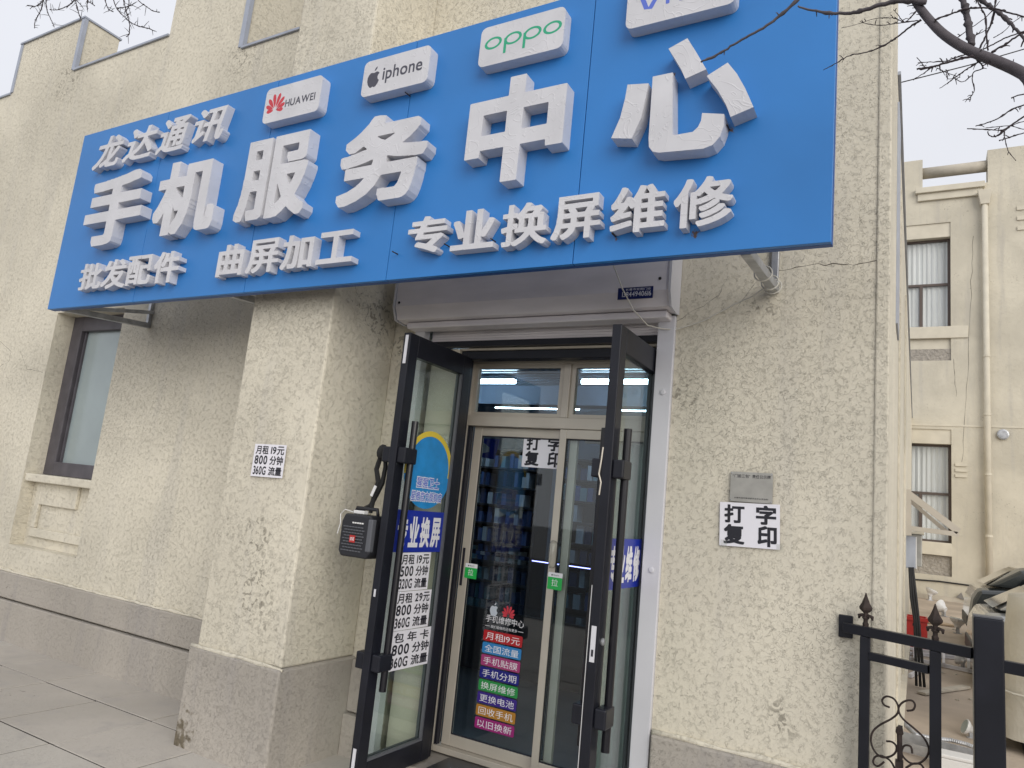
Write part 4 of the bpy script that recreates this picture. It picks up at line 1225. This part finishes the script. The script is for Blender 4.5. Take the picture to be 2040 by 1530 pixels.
def rwin(z0, z1, lab):
    g_ = obj("window", MB().box(wx0 + .01, wx1 - .01, RY + .30, RY + .32, z0, z1), "curtain", R)
    fr = MB(); w_ = .05
    fr.box(wx1 - .06, wx1 - .001, RY + .2, RY + .26, z0, z1); fr.box(wx0 + .001, wx0 + .06, RY + .2, RY + .26, z0, z1)
    fr.box(wx0 + .06, wx1 - .06, RY + .2, RY + .26, z0, z0 + w_); fr.box(wx0 + .06, wx1 - .06, RY + .2, RY + .26, z1 - w_, z1)
    zm = z0 + (z1 - z0) * .49
    fr.box(wx0 + .06, wx1 - .06, RY + .2, RY + .26, zm - .03, zm + .03)
    xm = rx(1835, 600, .2).x
    fr.box(xm - .035, xm + .035, RY + .2, RY + .26, z0 + w_, zm - .03)
    obj("frame", fr, "brown_frame", g_)
    for a, b, c, d in ((wx0 + .06, xm - .035, z0 + w_, zm - .03), (xm + .035, wx1 - .06, z0 + w_, zm - .03), (wx0 + .06, wx1 - .06, zm + .03, z1 - w_)):
        obj("pane", MB().box(a + .001, b - .001, RY + .225, RY + .232, c + .001, d - .001), "clear", g_)
    cu = MB(); k = 0; x = wx0 + .03; nn = 36
    for i in range(nn):
        x_a = wx0 + .03 + (wx1 - wx0 - .06) * i / nn; x_b = wx0 + .03 + (wx1 - wx0 - .06) * (i + 1) / nn
        ya, yb = RY + .285 + .02 * math.sin(i * 1.9), RY + .285 + .02 * math.sin((i + 1) * 1.9)
        cu.quad((x_a, ya, z0 + .02), (x_b, yb, z0 + .02), (x_b, yb, z1 - .02), (x_a, ya, z1 - .02))
    obj("curtain", cu, "curtain", g_, smooth=True)
rwin(w2z0, w2z1, ""); rwin(w1z0, w1z1, "")
for z in (w2z0, w1z0):
    obj("window_sill", MB().box(wx0 + .002, wx1 + (.36 if z == w2z0 else -.002), RY - .035, RY + .29, z - .30, z - .001), "smooth_cream", R, bevel=.01)
obj("under_window_panel", MB().box(wx0 + .001, wx1 - .001, RY + .06, RY + .2, w2z0 - .86, w2z0 - .302), "smooth_cream", R)
obj("pebble_panel", MB().box(wx0 + .001, wx1 - .001, RY + .03, RY + .059, w2z0 - .859, w2z0 - .56), "pebble", R)
obj("pebble_panel", MB().box(wx0 + .001, wx1 - .001, RY + .08, RY + .3, n1z0, w1z0 - .302), "pebble", R)
obj("window_head", MB().box(wx0 + .001, wx1 - .001, RY + .03, RY + .3, w2z1 + .001, n2z1), "smooth_cream", R)
obj("window_head", MB().box(wx0 + .001, wx1 - .001, RY + .03, RY + .3, w1z1 + .001, n1z1), "smooth_cream", R)
bz = rx(1900, 848).z
obj("string_course", MB().box(-6, 16, RY - .014, RY - .0005, bz - .02, bz + .02), "smooth_cream", R)
for k in range(3):
    z = rx(1915, 926 + k * 11).z
    obj("wall_fin", MB().box(rx(1903, 930).x, rx(1926, 930).x, RY - .03, RY - .0005, z - .035, z + .03), "smooth_cream", R)
    z = rx(2030, 415 + k * 20).z
    obj("wall_fin", MB().box(rx(2026, 430).x, rx(2026, 430).x + 1.2, RY - .03, RY - .0005, z - .05, z + .05), "smooth_cream", R)
dpx = rx(1962, 500).x
dpp = obj("downpipe", MB().tube([(dpx, RY - .12, cor - .6), (dpx, RY - .12, .30)], .066, 12), "white_rail", R, smooth=True)
dpp.data.materials[0] = M["smooth_cream"]
hp = MB(); ztop = cor - .28
hp.hexa([(dpx - .09, RY - .20, ztop - .36), (dpx + .09, RY - .20, ztop - .36), (dpx + .09, RY - .03, ztop - .36), (dpx - .09, RY - .03, ztop - .36),
         (dpx - .15, RY - .24, ztop), (dpx + .15, RY - .24, ztop), (dpx + .15, RY - .075, ztop), (dpx - .15, RY - .075, ztop)])
obj("rain_hopper", hp, "smooth_cream", R, bevel=.01)
for z in (2.0, 3.4, 4.8, 6.2):
    obj("pipe_collar", MB().lathe((dpx, RY - .12, z), (0, 0, 1), [(0, .066), (.005, .078), (.05, .078), (.055, .066)], 12), "smooth_cream", dpp)
vz = rx(1998, 866)
obj("wall_vent", MB().lathe((vz.x, RY - .001, vz.z), (0, -1, 0), [(0, .12), (.06, .12), (.07, .09)], 16), "steel", R)
obj("base_band", MB().box(-6, 16, RY - .05, RY - .001, .0, rx(1900, 1190).z), "concrete", R)
obj("black_cable", MB().tube([rx(1815, 1154, -.02), rx(1870, 1158, -.03), rx(1945, 1168, -.02), rx(2040, 1180, -.02)], .018, 6), "dark_cable", R)

# ================================================================== THINGS ON THE SIDE WALL AND IN THE YARD
# folded awning bracket
aw = thing("awning_bracket", "triangular aluminium awning bracket on the side wall over the yard", "bracket", (XC + .03, 9.0, 1.9))
AY = 9.2
p0, p1, p2 = at_y(1811, 984, AY), at_y(1910, 1059, AY), at_y(1812, 1052, AY)
b_ = MB(); b_.bar(p0, p1, .035, .07); obj("diagonal_arm", b_, "alu", aw)
b_ = MB(); b_.bar(p0 + Vector((0, .12, -.06)), p1 + Vector((-.10, .12, -.02)), .03, .04); obj("diagonal_arm", b_, "alu", aw)
b_ = MB(); b_.bar(p2, p1 + Vector((0, 0, -.03)), .035, .05); obj("lower_arm", b_, "alu", aw)
b_ = MB(); b_.bar(p0 + Vector((-.01, 0, .05)), p2 + Vector((-.01, 0, -.08)), .04, .06); obj("wall_plate", b_, "alu", aw)
# meter cabinet on the side wall
mc = thing("meter_box", "grey metal meter box mounted on the side wall below the awning bracket", "box", (XC + .1, 9.4, 1.2))
q0, q1 = at_y(1812, 1063, 9.6), at_y(1837, 1130, 9.6)
obj("cabinet", MB().box(XC + .001, q1.x, 9.6, 10.0, q1.z, q0.z), "plate", mc, bevel=.008)
obj("cabinet_lid", MB().box(XC + .001, q1.x + .02, 9.58, 10.02, q0.z + .001, q0.z + .03), "smooth_cream", mc)
q2, q3 = at_y(1810, 1068, 9.3), at_y(1824, 1133, 9.3)
obj("blue_door", MB().box(XC + .001, q3.x, 9.3, 9.58, q3.z, q2.z), "flashing", mc, bevel=.006)
obj("white_door_edge", MB().box(q3.x + .001, q3.x + .012, 9.3, 9.58, q3.z, q2.z), "white_plastic", mc)
# cable bundle dropping from the box
cbd = MB()
for k in range(3):
    P = [at_y(1812 + k * 3, 1130, 9.2), at_y(1815 + k * 5, 1190, 9.2), at_y(1822 + k * 4, 1235, 9.2), at_y(1826 + k * 8, 1280, 9.2)]
    P[-1].z = yard_z(9.2) + .02
    cbd.tube(P, .014, 6)
tag(obj("cable_bundle", cbd, "dark_cable", smooth=True), "black cables dropping down the side wall to the yard", "cable")
# cable trunking along the side wall foot
tk = thing("cable_trunking", "cream plastic cable trunking running along the foot of the side wall", "trunking", (XC + .03, 7, .9))
a, b = at_x(1817, 1215, XC + .02), at_x(1791, 1452, XC + .02)
tt = MB(); tt.bar(a, b, .05, .06); obj("duct", tt, "smooth_cream", tk)
obj("open_end", MB().bar(b + (b - a).normalized() * .0005, b + (b - a).normalized() * .004, .044, .05), "ink", tk)
# red crate, frames, floodlights
def floodlight(px, py, s, yaw, label, tilt=.4):
    p = at_yard(px, py); t = thing("floodlight", label, "floodlight", p, "discarded white floodlights in the yard")
    Rm = Matrix.Translation(p) @ Matrix.Rotation(yaw, 4, 'Z') @ Matrix.Scale(s, 4)
    hd = MB(); hd.lathe((0, 0, .16), (math.sin(tilt), 0, math.cos(tilt)), [(-.05, .05), (0, .07), (.06, .13), (.10, .15), (.115, .15)], 14)
    hd.v = [tuple(Rm @ Vector(v)) for v in hd.v]; obj("lamp_head", hd, "white_plastic", t)
    ln = MB(); ln.lathe(Vector((0, 0, .16)) + Vector((math.sin(tilt), 0, math.cos(tilt))) * .116, (math.sin(tilt), 0, math.cos(tilt)), [(0, .14), (.006, .135)], 14)
    ln.v = [tuple(Rm @ Vector(v)) for v in ln.v]; obj("lens", ln, "frosted", t)
    br = MB(); br.box(-.03, .03, -.03, .03, 0, .15); br.box(-.07, .07, -.05, .05, 0, .012)
    br.v = [tuple(Rm @ Vector(v)) for v in br.v]; obj("bracket", br, "steel", t)
floodlight(1853, 1196, .9, .3, "tilted white floodlight farthest back by the rear wall")
floodlight(1880, 1228, .9, 2.6, "white floodlight lying in front of the rear wall's torn base", 1.2)
floodlight(1908, 1262, .85, 0, "white floodlight standing behind the spear-topped rail", .1)
floodlight(1918, 1330, .5, 2.5, "small white floodlight under the fence's top rail", 1.3)
floodlight(1934, 1470, .42, 3.4, "white floodlight half hidden by the left edge of the fence post", 1.2)
floodlight(1996, 1460, .7, .5, "round white floodlight showing past the right edge of the fence post", 1.0)
rc = thing("red_crate", "red plastic crate standing against the side wall in the yard", "crate", at_yard(1826, 1292))
p = at_yard(1826, 1292)
cr = MB(); wd, hh = .26, .42
cr.box(p.x - wd / 2, p.x + wd / 2, p.y - .02, p.y + .0, p.z, p.z + hh); cr.box(p.x - wd / 2, p.x + wd / 2, p.y + .3, p.y + .32, p.z, p.z + hh)
cr.box(p.x - wd / 2, p.x - wd / 2 + .02, p.y + .001, p.y + .299, p.z, p.z + hh); cr.box(p.x + wd / 2 - .02, p.x + wd / 2, p.y + .001, p.y + .299, p.z, p.z + hh)
cr.box(p.x - wd / 2 + .02, p.x + wd / 2 - .02, p.y + .001, p.y + .299, p.z, p.z + .02)
obj("crate_walls", cr, "red", rc); obj("rim", MB().box(p.x - wd / 2 - .015, p.x + wd / 2 + .015, p.y - .036, p.y - .0205, p.z + hh - .05, p.z + hh), "red", rc)
obj("grip_slot", MB().box(p.x - .05, p.x + .05, p.y - .0225, p.y - .0205, p.z + .30, p.z + .335), "ink", rc)
# lying aluminium frame
lad = thing("metal_frame", "white aluminium frame lying on the yard floor behind the fence", "frame", at_yard(1850, 1340))
def yp(x, y, up=.03): q = at_yard(x, y); q.z += up; return q
ends = [((1812, 1296), (1950, 1322)), ((1812, 1316), (1948, 1345)), ((1812, 1306), (1940, 1318)), ((1813, 1352), (1845, 1335))]
for (a, b) in ends:
    obj("rail", MB().bar(yp(*a), yp(*b), .035, .04), "white_rail", lad)
for x in (1822, 1880, 1930):
    obj("rung", MB().bar(yp(x, 1298 + (x - 1812) * .19, .06), yp(x, 1318 + (x - 1812) * .21, .06), .03, .02), "white_rail", lad)
# lower steel channel and corrugated hose by the fence
chn = thing("steel_channel", "grey steel channel lying behind the fence scrollwork", "channel", at_yard(1870, 1500))
obj("flange", MB().bar(yp(1790, 1478, .05), yp(1945, 1518, .05), .012, .07), "steel", chn)
obj("flange", MB().bar(yp(1795, 1500, .05), yp(1945, 1540, .05), .012, .07), "steel", chn)
obj("web", MB().bar(yp(1792, 1489, .015), yp(1945, 1529, .015), .10, .01), "steel", chn)
hs = MB(); path = [(1793, 1458, .10), (1806, 1472, .09), (1825, 1485, .07), (1860, 1487, .05), (1895, 1490, .05), (1925, 1498, .05), (1950, 1506, .04), (1985, 1505, .03), (2000, 1490, .03), (1995, 1475, .03)]
P = [yp(x, y - 2, up) for x, y, up in path]; Q = []
for i in range(len(P) - 1):
    for k in range(14): Q.append(P[i].lerp(P[i + 1], k / 14))
hs.tube(Q, [.015 + (.0035 if i % 2 else 0) for i in range(len(Q))], 8)
tag(obj("corrugated_hose", hs, "steel", smooth=False), "grey corrugated conduit hose snaking behind the fence post", "hose")
fb = thing("foam_box", "white foam box lying in the yard at the foot of the fence", "box", at_yard(1905, 1535))
p = at_yard(1905, 1540)
obj("box_body", MB().box(p.x - .12, p.x + .12, p.y - .08, p.y + .08, p.z, p.z + .10), "white_plastic", fb, bevel=.008)
obj("box_lid", MB().box(p.x - .125, p.x + .125, p.y - .085, p.y + .085, p.z + .101, p.z + .125), "white_plastic", fb, bevel=.006)
# torn panel at the rear wall foot
obj("torn_panel", MB().prism([rx(1905, 1190, -.06), rx(1915, 1180, -.06), rx(1922, 1196, -.06)], (0, -.01, 0)), "asphalt", R)
pb = MB(); pb.bar(yp(1835, 1385, .02), yp(1925, 1372, .02), .09, .025)
tag(obj("loose_plank", pb, "concrete", bevel=.004), "weathered plank lying on the yard floor behind the fence", "plank")
cbx = at_yard(1868, 1243)
tag(obj("cardboard_sheet", MB().hexa([cbx + Vector(v) for v in ((-.25, -.2, .0), (.25, -.2, .0), (.3, .2, .0), (-.2, .2, .0), (-.25, -.2, .012), (.25, -.2, .03), (.3, .2, .012), (-.2, .2, .05))]), mat("flattened_cardboard", (.42, .32, .22), .9, var=.15, vscale=6)), "flattened brown cardboard sheet lying near the rear wall", "cardboard")
# loose stones in the yard
for k in range(26):
    px, py = random.uniform(1815, 2035), random.uniform(1225, 1400)
    q = at_yard(px, py); r_ = random.uniform(.012, .035)
    sx = MB(); sx.lathe(q - Vector((0, 0, .004)), (0, 0, 1), [(0, r_ * .8), (r_ * .4, r_), (r_ * .8, r_ * .5)], 6)
    sx.v = [(x + random.uniform(-.3, .3) * r_, y + random.uniform(-.3, .3) * r_, z) for x, y, z in sx.v]
    tag(obj("loose_stone", sx, "concrete"), "small loose stone lying on the yard floor", "stone", "loose stones on the yard floor")
# parked cars
def car(label, loc, rz, paint, L=4.3, W=1.75, Hh=1.5):
    t = thing("parked_car", label, "car", loc, "cars parked in the yard")
    Rm = Matrix.Translation(Vector(loc)) @ Matrix.Rotation(rz, 4, 'Z')
    # side outline x (length), z ; x=0 rear
    lo = [(0, .42), (.05, .85), (.12, 1.02), (.45, 1.06), (1.0, 1.07), (2.9, 1.05), (3.6, .98), (4.15, .82), (4.28, .55), (4.25, .32), (.05, .28)]
    up = [(.22, 1.07), (.62, 1.40), (.95, 1.49), (2.0, 1.51), (2.5, 1.46), (3.25, 1.06)]
    s = L / 4.3; hz = Hh / 1.5
    def body(prof, w0, w1, split):
        m_ = MB(); rings = []
        for fx_, zz in ((-1, 0), (-.92, 1), (.92, 1), (1, 0)):
            pass
        n_ = len(prof)
        for wv in (-w0, -w1, w1, w0):
            k = 1.0 if abs(wv) == w1 else .985
            for x, z in prof: m_.v.append(tuple(Rm @ Vector((((x - 2.15) * (k if abs(wv) != w1 else 1.0) + 2.15) * s, wv, (z if abs(wv) == w1 else split + (z - split) * .90) * hz))))
        for r in range(3):
            for i in range(n_):
                j = (i + 1) % n_; m_.f.append((r * n_ + i, r * n_ + j, (r + 1) * n_ + j, (r + 1) * n_ + i))
        m_.f.append(tuple(range(n_))); m_.f.append(tuple(3 * n_ + i for i in reversed(range(n_)))); return m_
    obj("body", body(lo, W / 2, W / 2 - .14, .65), paint, t, bevel=.04)
    obj("cabin", body(up, W / 2 - .10, W / 2 - .28, 1.05), paint, t, bevel=.04)
    def place(mb): mb.v = [tuple(Rm @ Vector(v)) for v in mb.v]; return mb
    for sd in (-1, 1):
        g_ = MB(); yy = sd * (W / 2 - .085)
        g_.prism([(x * s, yy, z * hz) for x, z in ((.55, 1.09), (.78, 1.36), (1.95, 1.40), (2.42, 1.36), (2.95, 1.09))], (0, sd * .004, 0))
        obj("side_window", place(g_), "car_glass", t)
        for xw in (.85, 3.45):
            wh = MB(); wh.lathe((xw * s, sd * (W / 2 - .16), .31), (0, sd, 0), [(0, .31), (.17, .31), (.19, .27)], 20); wo = obj("wheel", place(wh), "rubber", t)
            rm = MB(); rm.lathe((xw * s, sd * (W / 2 + .031), .31), (0, sd, 0), [(0, .20), (.006, .18)], 14); obj("rim", place(rm), "steel", wo)
        hl = MB(); hl.box(4.12 * s, 4.27 * s, sd * (W / 2 - .42) - .2, sd * (W / 2 - .42) + .2, .62, .74); obj("headlight", place(hl), "white_plastic", t, bevel=.01)
        tl = MB(); tl.box(.07, .14, sd * (W / 2 - .30) - .12, sd * (W / 2 - .30) + .12, .75 * hz, .92 * hz); obj("tail_light", place(tl), "car_glass", t, bevel=.01)
    rg = MB(); rg.quad((.20 * s, -.62, 1.09 * hz), (.20 * s, .62, 1.09 * hz), (.56 * s, .52, 1.37 * hz), (.56 * s, -.52, 1.37 * hz)); obj("rear_window", place(rg), "car_glass", t)
    fg = MB(); fg.quad((3.24 * s, -.66, 1.09 * hz), (3.24 * s, .66, 1.09 * hz), (2.58 * s, .54, 1.43 * hz), (2.58 * s, -.54, 1.43 * hz)); obj("windscreen", place(fg), "car_glass", t)
    bp = MB(); bp.box(.0, .08, -W / 2 + .22, W / 2 - .22, .32, .48); obj("rear_bumper", place(bp), "plastic", t, bevel=.02)
def crack_far(pts):
    c = MB(); P = [rx(x, y, -.0005) for x, y in pts]; Q = []
    for a, b in zip(P, P[1:]):
        for k in range(5):
            q = a.lerp(b, k / 5); q.x += random.uniform(-.02, .02); Q.append(q)
    c.tube(Q + [P[-1]], [random.uniform(.0015, .0045) for _ in range(len(Q) + 1)], 5); obj("crack", c, "crack", R)
crack_far([(1938, 470), (1935, 560), (1930, 700), (1924, 820), (1916, 920)])
crack_far([(1898, 715), (1902, 760), (1905, 790)])
car("dark car parked by the rear wall, its rounded end showing past the fence post", (at_y(1927, 1220, 12.4).x, 13.25, yard_z(12.4)), 0, "car_dark", Hh=1.30)
car("silver-grey car parked between the dark car and the fence", (at_y(1937, 1230, 9.5).x, 10.35, yard_z(9.5)), 0, "car_silver", Hh=1.22)
# tarpaulin-covered stack
tp = thing("covered_stack", "cream tarpaulin draped over a stack at the right edge of the yard", "tarpaulin", (1.4, 7.6, yard_z(7.6)))
tm = MB(); zb = yard_z(7.4); nA, nB = 36, 10
c0x, c0y = at_y(1996, 1250, 7.15).x + .92, 7.7
for j in range(nB + 1):
    v = j / nB
    for i in range(nA):
        a_ = 2 * math.pi * i / nA; ex = 5.0
        r_ = (abs(math.cos(a_)) ** ex + abs(math.sin(a_)) ** ex) ** (-1 / ex)
        fold = 1 + .035 * math.sin(9 * a_ + 2 * v) * (1 - v)
        rr = (.80 + .10 * (1 - v)) * fold if j < nB else .55
        tm.v.append((c0x + rr * r_ * math.cos(a_), c0y + .62 * rr * r_ * math.sin(a_), zb + .10 + (1.12 - .0) * min(1, v * 1.08) + (.03 if j == nB else 0)))
for j in range(nB):
    for i in range(nA):
        i2 = (i + 1) % nA; tm.f.append((j * nA + i, j * nA + i2, (j + 1) * nA + i2, (j + 1) * nA + i))
tm.f.append(tuple(nB * nA + i for i in range(nA)))
obj("tarpaulin", tm, "tarp", tp, smooth=True)
ro = MB(); ro.tube([(c0x + .86 * math.cos(q) * (abs(math.cos(q)) ** 5 + abs(math.sin(q)) ** 5) ** -.2 * 1.06, c0y + .62 * .86 * math.sin(q) * (abs(math.cos(q)) ** 5 + abs(math.sin(q)) ** 5) ** -.2 * 1.06, zb + .45) for q in np.linspace(0, 2 * math.pi, 50)], .008, 6)
obj("tie_rope", ro, "cable", tp)
obj("stack_base", MB().box(c0x - .7, c0x + .7, c0y - .4, c0y + .4, zb - .02, zb + .3), "asphalt", tp)
# overhead wire
tag(obj("overhead_wire", MB().tube([at_y(1500, 235, 11), at_y(1780, 168, 11.5), at_y(1930, 130, 12), at_y(2060, 92, 12.5)], .009, 5), "dark_cable"),
    "thin overhead wire crossing the sky behind the branches", "wire")

# ================================================================== BARE TREES
def catmull(P, n=6):
    res = []
    for i in range(len(P) - 1):
        p0, p1, p2, p3 = P[max(i - 1, 0)], P[i], P[i + 1], P[min(i + 2, len(P) - 1)]
        for k in range(n):
            s = k / n; res.append(.5 * ((2 * p1) + (p2 - p0) * s + (2 * p0 - 5 * p1 + 4 * p2 - p3) * s * s + (3 * p1 - p0 - 3 * p2 + p3) * s ** 3))
    res.append(P[-1]); return res
def twigs(mb, pts, rnd, rad, prob=.5, L=.06):
    for i in range(1, len(pts) - 1):
        if rnd.random() < prob:
            d = (pts[i + 1] - pts[i]).normalized(); s = Vector((rnd.uniform(-1, 1), rnd.uniform(-.5, .5), rnd.uniform(-.8, 1))).normalized()
            e = (d * .6 + s * .8).normalized() * L * rnd.uniform(.3, 1)
            mb.tube([pts[i], pts[i] + e * .6 + Vector((0, 0, .003)), pts[i] + e], [rad, rad * .8, rad * .5], 5)
def branch(tree, px, depth, r0, r1, m="twig", name="branch", twig_p=.35, seed=1, L=.07):
    rnd = random.Random(seed)
    P = []
    for k, q in enumerate(px):
        dz = q[2] if len(q) > 2 else 0
        P.append(at_y(q[0], q[1], depth + dz))
    P = catmull(P)
    P = [p + Vector((rnd.uniform(-1, 1), rnd.uniform(-1, 1), rnd.uniform(-1, 1))) * (min(.002, r0 * .4) if 0 < i < len(P) - 1 else 0) for i, p in enumerate(P)]
    rads = [r0 + (r1 - r0) * i / (len(P) - 1) for i in range(len(P))]
    if r0 < .012: rads = [r * (1.0 + (.5 if rnd.random() < .2 else 0)) for r in rads]
    mb = MB().tube(P, rads, 10 if r0 > .012 else 6)
    twigs(mb, P, rnd, max(r1 * .8, .0016), twig_p, L)
    return obj(name, mb, m, tree, smooth=True)
TR = thing("street_tree", "bare street tree whose thick limb arches across the upper right sky", "tree", (1.75, 2.2, 0))
Y0 = 2.45
limb_px = [(2110, 196), (2040, 148), (1985, 122), (1930, 100), (1882, 70), (1850, 38), (1826, 6), (1812, -22), (1796, -60)]
Pl = [Vector((1.75, 2.2, -.02)), Vector((1.74, 2.21, 1.0)), Vector((1.66, 2.25, 2.0)), Vector((1.30, 2.36, 2.75)), Vector((.85, 2.42, 2.93))]
trunk = MB().tube(catmull(Pl[:3] + [Vector((1.5, 2.3, 2.5))], 5), [.15 - .004 * i for i in range(16)], 14); obj("trunk", trunk, "bark", TR, smooth=True)
crownP = catmull([Vector((1.5, 2.3, 2.45)), Vector((1.15, 2.4, 2.84)), Vector((.75, 2.45, 2.97))] + [at_y(x, y, Y0) for x, y in limb_px], 5)
obj("limb", MB().tube(crownP, [.075 - (.075 - .0185) * min(1, i / 13) - (.008 * max(0, i - 13) / (len(crownP) - 13)) for i in range(len(crownP))], 14), "bark", TR, smooth=True)
lim2 = MB(); twigs(lim2, crownP[10:], random.Random(4), .0022, .5, .035); obj("spur_twigs", lim2, "twig", TR)
def Z2(l): return [(1640 + x / 4.78, y / 4.78) for x, y in l]
br = [
    ([(1845, 4), (1790, 2), (1740, 14), (1700, 25), (1665, 27), (1625, 22), (1590, 12)], .009, .003, "branch"),
    ([(1605, -14), (1560, 26), (1520, 56), (1470, 84), (1430, 108), (1396, 124)], .006, .0035, "branch"),
    (Z2([(930, 190), (830, 255), (720, 340), (640, 395), (520, 460), (400, 500), (250, 530), (130, 595), (0, 668)]), .005, .0018, "branch"),
    (Z2([(935, 195), (860, 200), (760, 215), (670, 225), (560, 240), (430, 230), (350, 200)]), .003, .0012, "branch"),
    (Z2([(760, 215), (700, 180), (620, 170), (480, 180), (330, 230), (170, 268)]), .0022, .0010, "branch"),
    (Z2([(885, 105), (830, 170), (770, 210), (720, 150), (670, 90)]), .0035, .0012, "branch"),
    (Z2([(1410, 430), (1395, 310), (1370, 150), (1335, 20), (1310, -60)]), .0105, .008, "branch"),
    (Z2([(1490, 460), (1550, 340), (1610, 190), (1635, 60), (1640, -40)]), .0045, .003, "branch"),
    (Z2([(1570, 480), (1555, 340), (1540, 160), (1500, 70), (1460, -20)]), .004, .003, "branch"),
    (Z2([(1460, -40), (1560, 40), (1640, 100), (1760, 200), (1850, 300), (1930, 390)]), .006, .004, "branch"),
    (Z2([(1060, 190), (1200, 140), (1340, 90), (1500, 72), (1650, 85), (1780, 125), (1930, 165)]), .004, .0035, "branch"),
    (Z2([(1270, 365), (1400, 270), (1530, 180), (1620, 90), (1680, 10)]), .0022, .0014, "branch"),
    (Z2([(1430, 345), (1540, 290), (1620, 220)]), .002, .001, "branch"),
    (Z2([(1520, 470), (1640, 410), (1760, 350), (1940, 290)]), .003, .003, "branch"),
    (Z2([(1600, 500), (1720, 430), (1840, 350), (1940, 300)]), .0042, .0042, "branch"),
    (Z2([(1430, 535), (1300, 565), (1160, 600), (1050, 635), (890, 660)]), .0055, .0045, "branch"),
    (Z2([(1370, 515), (1250, 550), (1180, 578), (1050, 590), (900, 597)]), .0030, .0015, "branch"),
    (Z2([(1030, 640), (970, 690), (920, 720), (868, 755)]), .0030, .0014, "branch"),
    (Z2([(1080, 645), (1160, 685), (1250, 720)]), .0020, .0014, "branch"),
    (Z2([(1500, 570), (1400, 640), (1310, 700), (1240, 750), (1170, 800), (1108, 842)]), .0036, .0014, "branch"),
    (Z2([(1195, 665), (1172, 710), (1190, 750), (1240, 745)]), .0020, .0014, "branch"),
    (Z2([(1250, 745), (1310, 778), (1360, 765), (1410, 720)]), .0020, .0014, "branch"),
    (Z2([(1450, 560), (1515, 625), (1510, 655), (1430, 690), (1420, 760), (1440, 850), (1410, 920), (1393, 968)]), .0030, .0018, "branch"),
    (Z2([(1515, 630), (1570, 600), (1590, 570)]), .003, .002, "branch"),
    (Z2([(890, 548), (930, 590), (965, 640)]), .0018, .0018, "branch"),
    (Z2([(1620, 360), (1720, 300), (1800, 220), (1900, 150)]), .0016, .0014, "branch"),
    (Z2([(1790, 935), (1850, 910), (1960, 890)]), .0025, .003, "branch"),
    (Z2([(1450, 1202), (1560, 1170), (1680, 1120), (1800, 1040), (1960, 985)]), .0022, .0032, "branch"),
    (Z2([(1370, 1225), (1520, 1232), (1640, 1238), (1725, 1242)]), .0022, .0022, "branch"),
    (Z2([(1565, 1250), (1580, 1285), (1630, 1302), (1700, 1265), (1780, 1200), (1880, 1130), (1990, 1060)]), .0022, .0042, "branch"),
    (Z2([(1725, 1245), (1730, 1320), (1760, 1430), (1835, 1528)]), .0024, .0014, "branch"),
    (Z2([(1675, 1340), (1800, 1300), (1960, 1250)]), .0024, .0024, "branch"),
    (Z2([(1545, 1218), (1680, 1205), (1790, 1200), (1900, 1230), (1980, 1225)]), .0016, .0016, "branch"),
    (Z2([(1780, 1200), (1860, 1170), (1970, 1140)]), .0016, .002, "branch"),
]
for k, (px, r0, r1, nm) in enumerate(br):
    r0, r1 = (r0, r1) if r0 > .0055 else (r0 * .68, r1 * .68)
    branch(TR, px, Y0 - .02 + (.01 * ((k * 7) % 5)), r0, r1, "bark" if r0 > .0055 else "twig", nm, .16, 100 + k, .022)
# the three outer branch groups at the right join a second limb outside the picture
obj("limb", MB().tube(catmull([Vector((1.70, 2.22, 1.75)), Vector((1.2, 2.38, 2.35)), Vector((.72, 2.46, 2.52)), Vector((.42, 2.46, 2.70))], 5), [.05 - .0026 * i for i in range(16)], 10), "bark", TR, smooth=True)
T2 = thing("street_tree", "bare street tree whose hanging twigs show at the upper left", "tree", (-4.6, .9, 0))
obj("trunk", MB().tube(catmull([Vector((-4.6, .9, -.02)), Vector((-4.62, .92, 2)), Vector((-4.7, 1.0, 4)), Vector((-5.0, 1.5, 5.8))], 6), [.16 - .006 * i for i in range(19)], 12), "bark", T2, smooth=True)
obj("limb", MB().tube(catmull([Vector((-5.0, 1.5, 5.75)), Vector((-5.4, 2.2, 6.0)), Vector((-5.8, 2.75, 6.05)), Vector((-6.6, 2.9, 6.15))], 6), [.05 - .002 * i for i in range(19)], 10), "bark", T2, smooth=True)
def Z1(l): return [(x / 4.435, y / 4.435) for x, y in l]
tl_ = [Z1([(400, -40), (370, 20), (310, 55), (240, 50)]), Z1([(385, -30), (370, 60), (340, 130), (310, 190), (305, 250)]), Z1([(405, -60), (412, 80), (445, 160), (480, 240)]),
       Z1([(690, -50), (640, 20), (590, 55), (500, 88), (440, 85)]), Z1([(660, -40), (680, 60), (700, 130), (715, 165)]), Z1([(665, -10), (730, 65)]), Z1([(790, -60), (770, 30), (772, 85)]), Z1([(780, 10), (835, 50)]),
       Z1([(925, -30), (940, 40), (960, 80), (1000, 105)]), Z1([(985, -50), (1030, 70), (1090, 140), (1160, 200), (1240, 235), (1310, 250), (1368, 275)]),
       Z1([(1085, -40), (1105, 60), (1130, 150), (1145, 220), (1140, 300), (1115, 325)]), Z1([(1140, -40), (1135, 60), (1100, 110)]), Z1([(1040, 70), (1120, 60), (1195, 25)]),
       Z1([(1180, -60), (1230, 10), (1290, 55), (1350, 95), (1410, 108)])]
for k, px in enumerate(tl_):
    branch(T2, px, 2.75, .0038, .0030, "twig", "twig", .5, 300 + k, .08)
